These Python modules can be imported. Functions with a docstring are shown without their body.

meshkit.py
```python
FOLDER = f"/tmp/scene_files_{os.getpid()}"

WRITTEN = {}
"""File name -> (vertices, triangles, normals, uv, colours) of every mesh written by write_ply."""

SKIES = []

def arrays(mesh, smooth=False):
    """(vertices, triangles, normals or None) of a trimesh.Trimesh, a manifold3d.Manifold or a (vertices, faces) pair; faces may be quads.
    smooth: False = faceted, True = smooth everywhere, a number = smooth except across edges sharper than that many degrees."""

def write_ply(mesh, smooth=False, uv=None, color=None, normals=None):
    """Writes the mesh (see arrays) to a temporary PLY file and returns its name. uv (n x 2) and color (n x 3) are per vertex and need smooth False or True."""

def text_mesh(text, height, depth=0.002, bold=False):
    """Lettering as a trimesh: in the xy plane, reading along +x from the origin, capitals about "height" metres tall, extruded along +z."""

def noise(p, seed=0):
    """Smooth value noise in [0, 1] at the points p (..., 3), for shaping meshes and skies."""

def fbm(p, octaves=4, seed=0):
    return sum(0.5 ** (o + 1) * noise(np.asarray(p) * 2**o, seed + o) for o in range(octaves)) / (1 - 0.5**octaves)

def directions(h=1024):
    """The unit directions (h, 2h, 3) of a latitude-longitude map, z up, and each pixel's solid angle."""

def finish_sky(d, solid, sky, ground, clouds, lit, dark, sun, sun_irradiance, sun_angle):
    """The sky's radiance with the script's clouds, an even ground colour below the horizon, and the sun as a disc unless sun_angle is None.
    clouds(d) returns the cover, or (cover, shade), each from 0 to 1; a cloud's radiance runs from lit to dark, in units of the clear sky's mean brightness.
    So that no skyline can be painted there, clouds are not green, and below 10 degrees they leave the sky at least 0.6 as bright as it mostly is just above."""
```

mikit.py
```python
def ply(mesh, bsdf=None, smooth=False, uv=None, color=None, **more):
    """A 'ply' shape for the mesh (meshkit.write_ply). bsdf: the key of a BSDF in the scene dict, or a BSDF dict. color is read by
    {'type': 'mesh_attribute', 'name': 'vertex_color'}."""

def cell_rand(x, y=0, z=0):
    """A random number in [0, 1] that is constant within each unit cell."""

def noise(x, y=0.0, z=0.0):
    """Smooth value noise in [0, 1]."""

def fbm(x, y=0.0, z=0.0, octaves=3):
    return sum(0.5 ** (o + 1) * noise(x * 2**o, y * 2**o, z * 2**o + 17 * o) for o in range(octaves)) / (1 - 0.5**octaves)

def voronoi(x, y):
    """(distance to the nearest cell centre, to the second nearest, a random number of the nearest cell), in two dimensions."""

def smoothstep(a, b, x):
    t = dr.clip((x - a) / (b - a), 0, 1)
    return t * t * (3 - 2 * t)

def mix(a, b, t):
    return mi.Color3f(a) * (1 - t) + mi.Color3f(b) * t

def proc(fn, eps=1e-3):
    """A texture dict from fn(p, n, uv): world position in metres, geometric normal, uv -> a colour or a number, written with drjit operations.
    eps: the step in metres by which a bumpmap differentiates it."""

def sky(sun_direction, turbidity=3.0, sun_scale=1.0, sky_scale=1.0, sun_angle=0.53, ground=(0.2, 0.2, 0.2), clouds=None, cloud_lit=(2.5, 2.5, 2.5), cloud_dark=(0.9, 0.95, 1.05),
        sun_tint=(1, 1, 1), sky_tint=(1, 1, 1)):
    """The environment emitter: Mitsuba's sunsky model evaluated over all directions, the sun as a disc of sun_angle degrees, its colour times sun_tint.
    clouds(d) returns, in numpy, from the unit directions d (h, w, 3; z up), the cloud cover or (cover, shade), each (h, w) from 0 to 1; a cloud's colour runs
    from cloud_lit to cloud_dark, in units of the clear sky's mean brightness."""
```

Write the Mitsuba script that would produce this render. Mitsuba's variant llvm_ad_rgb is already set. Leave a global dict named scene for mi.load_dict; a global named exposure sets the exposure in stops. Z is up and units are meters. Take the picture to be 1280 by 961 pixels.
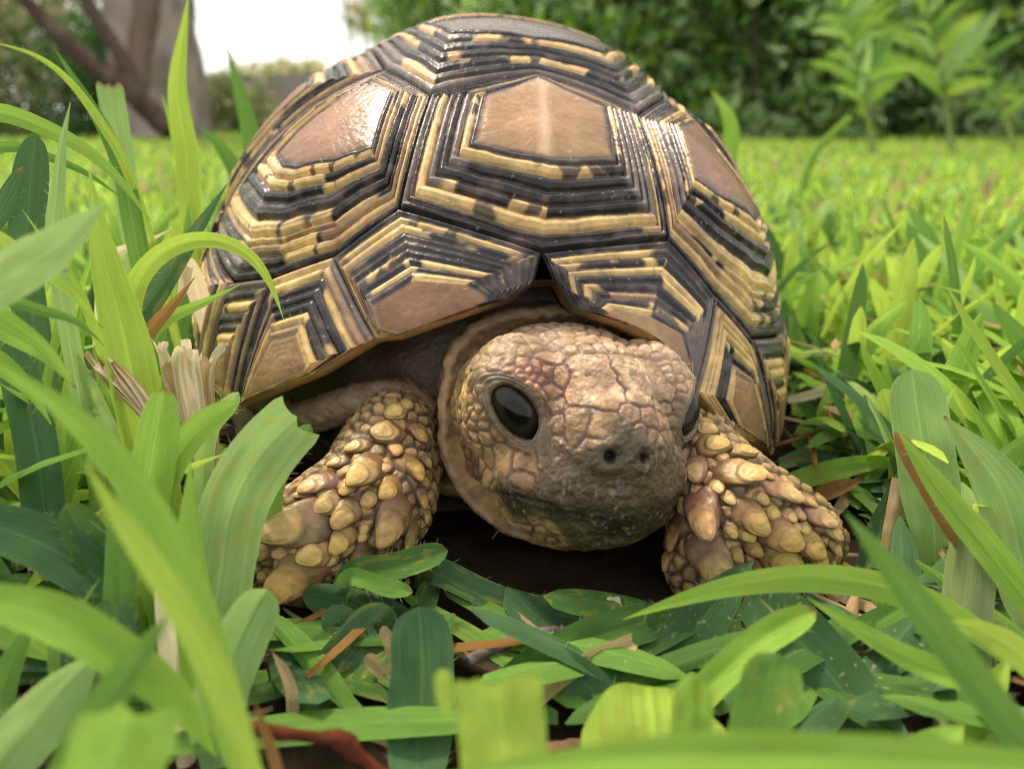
import math, random
import numpy as np, trimesh, manifold3d as m3
import mitsuba as mi, drjit as dr
import mikit, meshkit
from scipy.spatial import cKDTree
from mikit import noise, fbm, smoothstep, mix, cell_rand, proc
T = mi.ScalarTransform4f
random.seed(5); rng = np.random.default_rng(5)
scene, labels = {}, {}

# ------------------------------------------------------------------ camera, sky, exposure
FPX, HORIZON, CAM_H = 967.0, 148.0, 0.08            # focal length and horizon in 1280-pixel units, lens height in metres
PIT = math.atan((480.5 - HORIZON) / FPX)
CAM = np.array([0, 0, CAM_H])
FW = np.array([0, math.cos(PIT), -math.sin(PIT)]); UP = np.array([0, math.sin(PIT), math.cos(PIT)]); RT = np.array([1.0, 0, 0])
scene['camera'] = {'type': 'thinlens', 'fov': math.degrees(2 * math.atan(640 / FPX)), 'fov_axis': 'x', 'near_clip': 0.004, 'far_clip': 400.0,
    'aperture_radius': 0.00086, 'focus_distance': 0.138,
    'to_world': T().look_at(origin=CAM.tolist(), target=(CAM + FW).tolist(), up=[0, 0, 1])}
def overcast(d):
    return np.ones(d.shape[:2]), np.clip(0.45 - 0.30 * d[..., 1] + 0.2 * d[..., 0], 0, 1) * 0.6
scene['sky'] = mikit.sky([-0.35, 0.50, 0.95], turbidity=3, sun_scale=0.5, sun_angle=12, clouds=overcast, cloud_lit=(2.6, 2.55, 2.45), cloud_dark=(1.5, 1.5, 1.5), ground=(0.12, 0.16, 0.05))
exposure = 2.85

# ------------------------------------------------------------------ helpers
def P(x, y, d):                                      # the point at pixel (x, y) of the 1280 x 961 photograph, d metres in front of the lens
    return CAM + d * (FW + RT * (x - 640) / FPX - UP * (y - 480.5) / FPX)
def ray(x, y):
    v = FW + RT * (x - 640) / FPX - UP * (y - 480.5) / FPX
    return v / np.linalg.norm(v)
def proj(p):
    q = np.asarray(p) - CAM; d = q @ FW
    return np.stack([640 + FPX * (q @ RT) / d, 480.5 - FPX * (q @ UP) / d, d], -1)
def unit(v):
    v = np.asarray(v, float); return v / np.maximum(np.linalg.norm(v, axis=-1, keepdims=True), 1e-12)
def sstep(a, b, x):
    t = np.clip((x - a) / (b - a), 0, 1); return t * t * (3 - 2 * t)
def numbered(name):
    if name not in scene and not any(k.startswith(name + '__') for k in scene): return name
    i = 1
    while f'{name}_{i:03d}' in scene or any(k.startswith(f'{name}_{i:03d}__') for k in scene): i += 1
    return f'{name}_{i:03d}'
_cnt = {}
def fresh(name):
    n = _cnt.get(name, 0); _cnt[name] = n + 1
    return name if n == 0 else f'{name}_{n:03d}'
def tag(key, label=None, category=None, group=None, kind=None):
    labels[key] = {k: v for k, v in (('label', label), ('category', category), ('group', group), ('kind', kind)) if v}
def put(key, mesh, bsdf, smooth=True, **kw):
    key = fresh(key); scene[key] = mikit.ply(mesh, bsdf, smooth, **kw); return key
def spline(pts, n):
    pts = np.asarray(pts, float)
    if len(pts) == 2: return pts[0] + (pts[1] - pts[0]) * np.linspace(0, 1, n)[:, None]
    d = np.concatenate([[0], np.cumsum(np.sqrt(np.linalg.norm(np.diff(pts[:, :3], axis=0), axis=1)))])
    from scipy.interpolate import CubicSpline
    return CubicSpline(d, pts, bc_type='natural')(np.linspace(0, d[-1], n))
def grid_faces(n, m, wrap=False):
    i, j = np.meshgrid(np.arange(n - 1), np.arange(m if wrap else m - 1), indexing='ij')
    k = (j + 1) % m
    q = np.stack([i * m + j, i * m + k, (i + 1) * m + k, (i + 1) * m + j], -1).reshape(-1, 4)
    return np.vstack([q[:, [0, 1, 2]], q[:, [0, 2, 3]]])
def vnormals(v, f):
    n = np.zeros_like(v); c = np.cross(v[f[:, 1]] - v[f[:, 0]], v[f[:, 2]] - v[f[:, 0]])
    for k in range(3): np.add.at(n, f[:, k], c)
    return unit(n)
def tube(pts, radii, sides=10, n=None, rough=0.0, seed=0, cap=True):
    pts = np.asarray(pts, float); radii = np.broadcast_to(np.asarray(radii, float), (len(pts),))
    if n: q = spline(np.column_stack([pts, radii]), n); pts, radii = q[:, :3], q[:, 3]
    t = unit(np.gradient(pts, axis=0)); a = np.cross(t, [0.31, 0.2, 0.93]); a = unit(a); b = np.cross(t, a)
    ang = np.arange(sides) * 2 * np.pi / sides
    ringd = np.cos(ang)[None, :, None] * a[:, None] + np.sin(ang)[None, :, None] * b[:, None]
    r = radii[:, None]
    if rough: r = r * (1 + rough * (meshkit.fbm((pts[:, None] + ringd * r[..., None]) / (radii.mean() * 1.6), 3, seed) - 0.5) * 2)
    else: r = r * np.ones(sides)
    v = (pts[:, None] + ringd * r[..., None]).reshape(-1, 3)
    f = grid_faces(len(pts), sides, True)
    if cap:
        m = len(v); v = np.vstack([v, pts[0], pts[-1]]); k = np.arange(sides); e = (len(pts) - 1) * sides
        f = np.vstack([f, np.stack([np.full(sides, m), (k + 1) % sides, k], 1), np.stack([np.full(sides, m + 1), e + k, e + (k + 1) % sides], 1)])
    return trimesh.Trimesh(v, f[:, ::-1], process=False)
def pick(px, v, vpx=None, tol=3.0):                  # the vertex of a mesh seen at a pixel: where a feature of the photograph sits on the surface
    vpx = proj(v) if vpx is None else vpx
    d = np.hypot(vpx[:, 0] - px[0], vpx[:, 1] - px[1])
    k = np.where(d < max(tol, d.min() + 1e-6))[0]
    return int(k[np.argmin(vpx[k, 2])])

# ------------------------------------------------------------------ materials
def vc(): return {'type': 'mesh_attribute', 'name': 'vertex_color'}
def bumped(inner, fn, eps, scale=1.0): return {'type': 'bumpmap', 'arbitrary': proc(fn, eps), 'scale': scale, 'bsdf': inner}
scene['horn'] = {'type': 'twosided', 'bsdf': bumped({'type': 'principled', 'base_color': vc(), 'roughness': 0.30, 'specular': 0.32, 'clearcoat': 0.16, 'clearcoat_gloss': 0.9},
    lambda p, n, uv: 0.00011 * fbm(p.x * 1000, p.y * 1000, p.z * 1000, 3), 1e-4)}
scene['skin'] = {'type': 'twosided', 'bsdf': bumped({'type': 'principled', 'base_color': vc(), 'roughness': 0.5, 'specular': 0.45},
    lambda p, n, uv: 0.0004 * fbm(p.x * 1100, p.y * 1100, p.z * 1100, 3), 1e-4)}
scene['scale_horn'] = {'type': 'twosided', 'bsdf': bumped({'type': 'principled', 'base_color': vc(), 'roughness': 0.42, 'specular': 0.35, 'clearcoat': 0.08},
    lambda p, n, uv: 0.00016 * fbm(p.x * 1300, p.y * 1300, p.z * 1300, 3), 1e-4)}
scene['eye_dark'] = {'type': 'principled', 'base_color': vc(), 'roughness': 0.05, 'specular': 0.3}

# ------------------------------------------------------------------ the tortoise: shell
SC = np.array([-0.00676713, 0.23867488, 0.02614299]); SW, SL, SH, SQ, SP = 0.0815855593, 0.113902714, 0.0790164544, 1.95414, 2.22778
def frame(yaw, pitch, roll):
    cy, sy = math.cos(yaw), math.sin(yaw)
    a = np.array([sy, -cy, 0]); l = np.array([cy, sy, 0]); z = np.array([0, 0, 1.0])
    a2 = a * math.cos(pitch) + z * math.sin(pitch); z2 = z * math.cos(pitch) - a * math.sin(pitch)
    return np.stack([l * math.cos(roll) + z2 * math.sin(roll), a2, z2 * math.cos(roll) - l * math.sin(roll)])
SR = frame(*np.radians([3.74493, -12.62347, -7.16622]))
def gauge(q):
    l, a, z = np.abs(np.moveaxis(np.asarray(q, float), -1, 0))
    return ((l / SW) ** SP + (a / SL) ** SP) ** (SQ / SP) + (z / SH) ** SQ
def dome(q): return q / gauge(q)[..., None] ** (1 / SQ)
def dome_normal(q):
    e = 1e-5; g = np.stack([gauge(q + e * np.eye(3)[k]) - gauge(q - e * np.eye(3)[k]) for k in range(3)], -1)
    return unit(g)
def sh_px(x, y):                                     # where the ray of a pixel first meets the shell, in the shell's own frame
    o, r = (CAM - SC) @ SR.T, ray(x, y) @ SR.T
    t = np.linspace(0.05, 0.4, 3000); g = gauge(o + t[:, None] * r)
    k = np.where(g < 1)[0]
    return dome(o + t[k[0] if len(k) else np.argmin(g)] * r)
def sh_ang(az, el):
    az, el = math.radians(az), math.radians(el)
    return dome(np.array([math.sin(az) * math.cos(el), math.cos(az) * math.cos(el), math.sin(el)]))
def sh_plan(l, a): return np.array([l * SW, a * SL, SH * max(0.0, 1 - (abs(l) ** SP + abs(a) ** SP) ** (SQ / SP)) ** (1 / SQ)])
def mir(p): return p * np.array([-1, 1, 1])
V = {k: sh_px(*p) for k, p in dict(AL=(537, 115), AR=(800, 139), BL=(497, 257), BR=(838, 297), CL=(415, 318), CR=(896, 367), DL=(339, 345), DR=(943, 423), E=(678, 314), F=(670, 90),
    GL=(480, 82), GR=(831, 120), JL=(262, 292), KL=(286, 352), c1L=(300, 220), c2L=(345, 162), e1L=(668, 352), e1R=(694, 352), l0L=(640, 374), l0R=(716, 387), l1L=(600, 386), l1R=(775, 405),
    l2L=(545, 405), l2R=(826, 432), l3L=(500, 421), l3R=(856, 462), l4L=(470, 424), l4R=(866, 488), l5L=(395, 468), l5R=(905, 535), l6L=(300, 506), l6R=(960, 566), l7L=(278, 497), l8L=(256, 480)).items()}
for k in ('J', 'K', 'c1', 'c2', 'l7', 'l8'): V[k + 'R'] = mir(V[k + 'L'])
for s, w in (('R', 1), ('L', -1)):
    V['H' + s], V['I' + s], V['N' + s], V['O' + s], V['Q' + s] = (sh_plan(w * a, b) for a, b in ((.5, -.06), (.55, -.18), (.48, -.4), (.46, -.55), (.3, -.74)))
    azJ = math.degrees(math.atan2(abs(V['J' + s][0]), V['J' + s][1]))
    for i, az in enumerate((74, 90, 106, 122, 136, 150, 165)): V[f'm{i}{s}'] = sh_ang(w * az, 24 - .8 * i)
    for i, az in enumerate((58, 74, 90, 106, 122, 136, 150, 165)): V[f'r{i}{s}'] = sh_ang(w * az, 2 + (i == 0))
V['m7'], V['r8'] = sh_ang(180, 18), sh_ang(180, 0)
PAL = dict(K=(0.013, 0.012, 0.0145), Y=(0.55, 0.365, 0.15), b=(0.26, 0.16, 0.085), G=(0.125, 0.10, 0.092), k=(0.04, 0.03, 0.026), T=(0.33, 0.195, 0.10), A=(0.245, 0.125, 0.065))
def lookup(letters): return np.array([PAL[c] for c in letters])
LIPS = np.array([V[k] for k in ('l0L', 'l1L', 'l2L', 'l3L', 'l4L', 'l5L', 'l6L', 'l0R', 'l1R', 'l2R', 'l3R', 'l4R', 'l5R', 'l6R')])
def lip_distance(p):
    d = np.full(len(p), 9.0)
    for seq in (('l0', 'l1', 'l2', 'l3', 'l4', 'l5', 'l6'),):
        for s in 'LR':
            for a, b in zip(seq[:-1], seq[1:]):
                A, B = V[a + s], V[b + s]; u = np.clip(((p - A) @ (B - A)) / ((B - A) @ (B - A)), 0, 1)
                d = np.minimum(d, np.linalg.norm(p - A - u[:, None] * (B - A), axis=1))
    return d
def scute(outer, inner, widths, sectors, seed, raised=0.0022, areola='A', fine=0.00042, ridge=0.0009, lip=False, label=None, ridgeline=None):
    """One horny plate: an areola and growth rings between two polygons on the dome, each ring a raised ridge, coloured ring by ring and side by side."""
    B0, A0 = np.array([V[o] if isinstance(o, str) else o for o in outer]), np.array(inner)
    n = len(B0); ctr = A0.mean(0); sb, sa, se, sf = [], [], [], []
    for i in range(n):
        a, b = B0[i], B0[(i + 1) % n]
        k = max(3, int(np.linalg.norm(a - b) / fine)); u = np.arange(k) / k
        sb.append(a + (b - a) * u[:, None]); sa.append(A0[i] + (A0[(i + 1) % n] - A0[i]) * u[:, None]); se.append(np.full(k, i)); sf.append(u)
    Bs, As, Es, Us = np.vstack(sb), np.vstack(sa), np.concatenate(se), np.concatenate(sf)
    Bs = dome(Bs); As = dome(As)
    w = np.array(widths, float); edges = np.concatenate([[0], np.cumsum(w) / w.sum()])
    per = np.linalg.norm(Bs - As, axis=1).mean()
    m1 = int(np.clip(per / 0.00022, 24, 120)); m0 = 12
    tr = np.concatenate([-(1 - np.arange(m0) / m0), np.arange(m1 + 1) / m1])          # -1..0 areola, 0..1 rings
    tt = np.repeat(tr[:, None], len(Bs), 1)
    Q = np.where(tt[..., None] < 0, ctr + (As - ctr) * (1 + tt[..., None]), As + (Bs - As) * np.maximum(tt, 0)[..., None])
    Q = dome(Q).reshape(-1, 3); t = tt.ravel(); E = np.tile(Es, len(tr)); Uu = np.tile(Us, len(tr))
    N = dome_normal(Q)
    nz = meshkit.fbm(Q * 170, 4, seed) - .5; nz2 = meshkit.fbm(Q * 900, 2, seed + 3) - .5
    tj = np.clip(t + (t > 0) * (t < 1) * nz * 0.038, -1, 1)
    ring = np.clip(np.searchsorted(edges, tj, 'right') - 1, 0, len(w) - 1)
    x = (tj - edges[ring]) / (edges[ring + 1] - edges[ring])
    wid = (edges[ring + 1] - edges[ring])
    local = np.tile(np.linalg.norm(Bs - As, axis=1), len(tr))                                # ring ridges flatten where the rings crowd
    amp = ridge * np.clip(wid * local / 0.0017, 0.08, 1.4)
    prof = np.where(t > 0, 1 - np.abs(2 * x - 1) ** 2.3, 0.6)
    sub = 0.07 * np.sin(x * 2 * np.pi * 3 + seed + nz * 1.5) * (wid * local > .0016)
    seam = sstep(0.955, 1.0, t)
    if lip: ld = lip_distance(Q); seam = seam * sstep(0.0004, 0.003, ld)
    h = raised * (0.55 - sstep(-0.2, 1, t)) + amp * (prof + sub - .5) - 0.0006 * seam + 0.0003 * nz * (t > 0) + 0.00012 * nz2
    h = h + 0.0003 * (t < 0) * nz
    if lip: h = h + 0.0010 * np.exp(-(ld / 0.011) ** 2)
    # colour
    L = max(len(s) for s in sectors.values()) if isinstance(sectors, dict) else len(sectors[0])
    table = np.zeros((n, len(w), 3)); code = np.zeros((n, len(w)), int)
    for i in range(n):
        s = sectors[i]
        for r in range(len(w)):
            c = s[min(r, len(s) - 1)]
            code[i, r] = 'mn'.find(c); table[i, r] = PAL['Y' if c == 'm' else 'K' if c == 'n' else c]
    hsh = np.modf(np.abs(np.sin((ring + 1) * 12.9898 + E * 78.233 + seed) * 43758.5453))[0]; hs2 = np.modf(hsh * 97.13)[0]
    inner_ring = (ring > 0) & (ring < len(w) - 1)
    uj0 = Uu + nz * 0.14 + (hsh - .5) * np.where(inner_ring, .44, 0) + (x - .5) * (hs2 - .5) * .22; nq = meshkit.fbm(Q * 1100, 2, seed + 6) - .5
    arc0 = meshkit.noise(np.stack([ring * 7.3 + seed, E * 0 + (Q @ unit([1, .7, .4])) * 230, (Q @ unit([-.5, 1, .8])) * 90], -1), seed) + nz * .12 + (x - .5) * (hs2 - .5) * .3
    col = np.zeros((len(Q), 3))
    for k_ in range(5):                                                                     # pigment frays along the ring
        jit = (k_ - 2) * .5 + nq * 2.2; uj = uj0 + jit * .028
        EJ = np.where(uj > 1.0, (E + 1) % n, np.where(uj < 0.0, (E - 1) % n, E)); c5 = table[EJ, ring].copy(); cd = code[EJ, ring]; arc = arc0 + jit * .022
        c5[(cd == 0) & (arc > .57)] = PAL['K']; c5[(cd == 1) & (arc > .64)] = PAL['Y']; col += c5 / 5
    spots = sstep(.70, .76, meshkit.noise(np.stack([ring * 3.1 + seed, (Q @ unit([1, .7, .4])) * 420, (Q @ unit([-.5, 1, .8])) * 330], -1), seed + 2) + nq * .1) * inner_ring * .85
    lum0 = col.mean(1); col = np.where((lum0 > .2)[:, None], col * (1 - spots[:, None]) + np.outer(spots, PAL['K']), col)
    col = col * (1 + 0.55 * nz + 0.35 * nz2)[:, None]
    wear = sstep(.55, .75, meshkit.fbm(Q * 210 + 31, 4, seed + 5)) * (t > 0) * .5; col = col * (1 - wear[:, None] * .5) + np.outer(wear * .5, (.20, .125, .075))
    col = col * (1 + 0.55 * nz + 0.35 * nz2)[:, None]
    # streaks of old horn along the rings
    st = meshkit.noise(np.stack([tj * 26 + seed, (Q @ unit([1, .7, .4])) * 120, (Q @ unit([-.5, 1, .8])) * 120], -1), seed + 9)
    lum = col.mean(1)
    col = np.where((lum > .1)[:, None], col * (0.86 + 0.3 * st)[:, None], col + np.outer(np.clip(st - .6, 0, 1) * 0.10, (1, .9, .82)))
    groove = np.where(t > 0, np.clip(1 - np.minimum(x, 1 - x) / 0.12, 0, 1), 0) * np.clip(wid * local / .0009, 0, 1)
    col = col * (1 - 0.62 * groove[:, None]) + np.outer(0.62 * groove, (0.085, 0.058, 0.042))
    ar = np.array(PAL[areola]) * (0.92 + 0.7 * nz + 0.45 * nz2)[:, None] * (0.8 + .35 * np.clip(-t, 0, 1))[:, None]
    if ridgeline is not None:
        dl = np.abs(Q @ ridgeline[0] - ridgeline[1]); ar = ar + np.outer(np.exp(-(dl / .0012) ** 2) * .16, (1, .85, .75)); h = h + 0.0007 * np.exp(-(dl / .004) ** 2) * (t < .9)
    col = np.where((t < 0)[:, None], ar, col)
    col = col * (1 - .6 * seam[:, None]) + np.outer(.6 * seam, (.05, .04, .036))
    dirt = sstep(.5, .8, meshkit.fbm(Q * 330, 4, 77)) * .38 * (t > -.05)
    col = col * (1 - dirt[:, None]) + np.outer(dirt, (.23, .165, .135))
    spk = (rng.random(len(Q)) > 0.9955) & (t > -.6); col = np.where(spk[:, None], col + .22, col)
    W = (Q + N * h[:, None]) @ SR + SC
    f = grid_faces(len(tr), len(Bs), True)
    cw = np.einsum('ij,ij->i', np.cross(W[f[:, 1]] - W[f[:, 0]], W[f[:, 2]] - W[f[:, 0]]), (N @ SR)[f[:, 0]])
    if cw.sum() < 0: f = f[:, ::-1]
    key = put('tortoise__carapace__scute', trimesh.Trimesh(W, f, process=False), 'horn', True, color=np.clip(col, .008, .8))
    if label: tag(key, label)
    return key
px = lambda *pts: [sh_px(*p) for p in pts]
MID = (np.array([1.0, 0, 0]), 0.0)
# first and second vertebral plates
scute(['BL', 'AL', 'F', 'AR', 'BR', 'E'], px((593, 184), (606, 127), (670, 106), (753, 139), (763, 203), (685, 207)), (.5, 1.0, 1.0, 1.05, .9, 1.2, .5, .8),
      ['kYGKGYKG', 'kKGYKKGK', 'kbGYKGKG', 'kYGGGGYK', 'kmKKKmkK', 'kmKKmYkK'], 11, areola='T', ridgeline=MID, label='front centre scute with tan middle and black and yellow rings')
p2 = [sh_plan(-.3, -.05), sh_plan(.3, -.05)]
scute(['AL', 'GL', 'HL', 'HR', 'GR', 'AR', 'F'], [sh_px(568, 44), sh_px(560, 38), p2[0], p2[1], sh_px(752, 64), sh_px(748, 68), sh_px(665, 52)], (.6, 1, 1, .9, 1, 1, .8),
      ['KmKnKYG', 'KYKYKGG', 'KYKYKYK', 'KYKYKYK', 'KYKmKGG', 'KYKKmKG', 'KnKKmKG'], 12, areola='G', raised=.0018)
# first costal plates
scute(['BL', 'CL', 'DL', 'KL', 'JL', 'c1L', 'c2L', 'GL', 'AL'], px((467, 190), (425, 204), (378, 212), (362, 208), (355, 198), (382, 168), (424, 135), (460, 112), (490, 121)),
      (.35, .9, .9, .9, 1.35, 1.3, .5, 1.0, 1.0, .9), ['kYKYnKmbYK', 'kYYKKmbmmK', 'kYYKKYYbKK', 'kYYKKYbKGK', 'kYbKKYYbGK', 'kYbYKbYbKG', 'kbYkYbYKGG', 'kYKbYKGKGK', 'bKbYKKKbYK'],
      13, areola='A', raised=.003, label='shoulder scute on the left with glossy brown middle')
mc = [mir(q) for q in px((362, 208), (355, 198), (382, 168), (424, 135))]
scute(['BR', 'CR', 'DR', 'KR', 'JR', 'c1R', 'c2R', 'GR', 'AR'], px((862, 228), (895, 250), (926, 265)) + mc + px((862, 158), (845, 164)),
      (.35, .9, .9, .9, 1.3, 1.3, .5, 1.0, 1.0, .9), ['kYKnKYmbYK', 'kYmKKYYmYK', 'kYYKKYYnmK', 'kYYnKYYKYK', 'kYbKKYYbGK', 'kYbYKbYbKG', 'kbYkYbYKGG', 'kYKbYKGKGK', 'bYGKGGYbYK'],
      14, areola='A', raised=.003, label='shoulder scute on the right with smooth brown middle')
# front marginals
scute(['BL', 'E', 'e1L', 'l0L', 'l1L', 'l2L', 'l3L', 'l4L', 'CL'], px((520, 353), (585, 359), (607, 373), (611, 380), (594, 386), (545, 404), (500, 420), (477, 413), (470, 384)),
      (.7, .6, .8, .8, .8, .7, .9, .7, .8), ['YKYKKKmYK', 'KKKnKKKKK', 'KKKKKKKKK', 'kkkKKkKKk', 'AAAATTTTk', 'TTTYYYYYk', 'TTYYYYYYb', 'bGbGbbYbG', 'KYKmKKYmK'],
      15, areola='A', raised=.0015, lip=True, ridge=.0006, label='front edge scute over the neck on the left, brown below')
scute(['BR', 'E', 'e1R', 'l0R', 'l1R', 'l2R', 'l3R', 'l4R', 'CR'], px((806, 398), (762, 388), (752, 392), (754, 397), (778, 405), (826, 431), (853, 459), (856, 455), (846, 420)),
      (.6, .6, .8, 1.0, .8, .8, 1.0, .8, .8), ['YKbKKYmYK', 'YKKYKmKKK', 'KKKKKKKKK', 'YYbKKkKKk', 'TTTTTTKKk', 'TTTYYYYYk', 'TTYYYYGGb', 'KGGGGGGGG', 'KYKKYYKKK'],
      16, areola='T', raised=.0015, lip=True, ridge=.0006)
scute(['CL', 'l4L', 'l5L', 'l6L', 'DL'], px((378, 420), (392, 457), (386, 466), (316, 498), (346, 428)), (.9, .8, .9, .9, .7, .9, .8), ['YKKKYbG', 'YYYKYbb', 'YYYYYYY', 'bYbKbKK', 'bYmKKYY'],
      17, areola='T', raised=.0014, lip=True, ridge=.0006, label='edge scute above the left foreleg with stacked black and yellow rings')
scute(['CR', 'l4R', 'l5R', 'l6R', 'DR'], px((912, 470), (906, 500), (918, 530), (945, 550), (933, 480)), (.9, .8, .9, .9, .7, .9, .8), ['YnKYYYG', 'YKKYYYb', 'YYYYYYY', 'bYbKbGG', 'bKmYYYK'],
      18, areola='T', raised=.0014, lip=True, ridge=.0006)
for s, w in (('L', -1), ('R', 1)):
    for o, seed in ((['D', 'l6', 'l7', 'l8', 'K'], 19), (['K', 'l8', 'r0', 'r1', 'm0', 'J'], 20), ):
        names = [k + s for k in o]; pts = np.array([V[k] for k in names]); c = pts.mean(0); low = pts[1:-1].mean(0)
        inn = [dome(q * .35 + (c * .4 + low * .6) * .65) for q in pts]
        scute(names, inn, (1, .8, 1, .9, 1, .8), [['YnKYbK', 'bYbKbK', 'YYYbYb', 'YYYYYY', 'bYKbKG', 'YKmYKG'][(i + seed) % 6] for i in range(len(pts))], seed + (w > 0), areola='T', raised=.0012, ridge=.0006, lip=(seed == 19))
    for i in range(6):
        names = [f'm{i}{s}', f'r{i+1}{s}', f'r{i+2}{s}', f'm{i+1}{s}']; pts = np.array([V[k] for k in names]); c = pts.mean(0)
        scute(names, [dome(q * .35 + c * .65) for q in pts], (1, 1, 1, 1), ['YKYK', 'YYYY', 'KYKK', 'YnmK'], 30 + i, fine=.0012, areola='T', raised=.001)
    for names, seed in (([f'G{s}', f'c2{s}', f'c1{s}', f'J{s}', f'm0{s}', f'm1{s}', f'm2{s}', f'I{s}', f'H{s}'], 41), ([f'I{s}', f'm2{s}', f'm3{s}', f'm4{s}', f'O{s}', f'N{s}'], 42), ([f'O{s}', f'm4{s}', f'm5{s}', f'm6{s}', f'Q{s}'], 43)):
        pts = np.array([V[k] for k in names]); c = dome(pts.mean(0))
        scute(names, [dome(q * .42 + c * .58) for q in pts], (.6, 1, 1, 1, .8, 1, .8), ['kYKKYbG', 'kYbYKGG', 'kYKYYbK', 'kYYKmKG'] * 3, seed, fine=.0009 if seed > 41 else .0006, areola='A', raised=.003)
scute(['m6L', 'r7L', 'r8', 'r7R', 'm6R', 'm7'], [dome(V[k] * .35 + .65 * (V['m7'] + V['r8']) / 2) for k in ('m6L', 'r7L', 'r8', 'r7R', 'm6R', 'm7')], (1, 1, 1, 1), ['YKYK'] * 6, 50, fine=.0012, areola='T', raised=.001)
for names, seed in ((['HL', 'IL', 'NL', 'NR', 'IR', 'HR'], 51), (['NL', 'OL', 'QL', 'QR', 'OR', 'NR'], 52), (['QL', 'm6L', 'm7', 'm6R', 'QR'], 53)):
    pts = np.array([V[k] for k in names]); c = dome(pts.mean(0))
    scute(names, [dome(q * .42 + c * .58) for q in pts], (.6, 1, 1, 1, .8, 1, .8), ['kYKKYbG', 'kYbYKGG', 'kYKYYbK'] * 3, seed, fine=.001, areola='T', raised=.0025)
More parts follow.
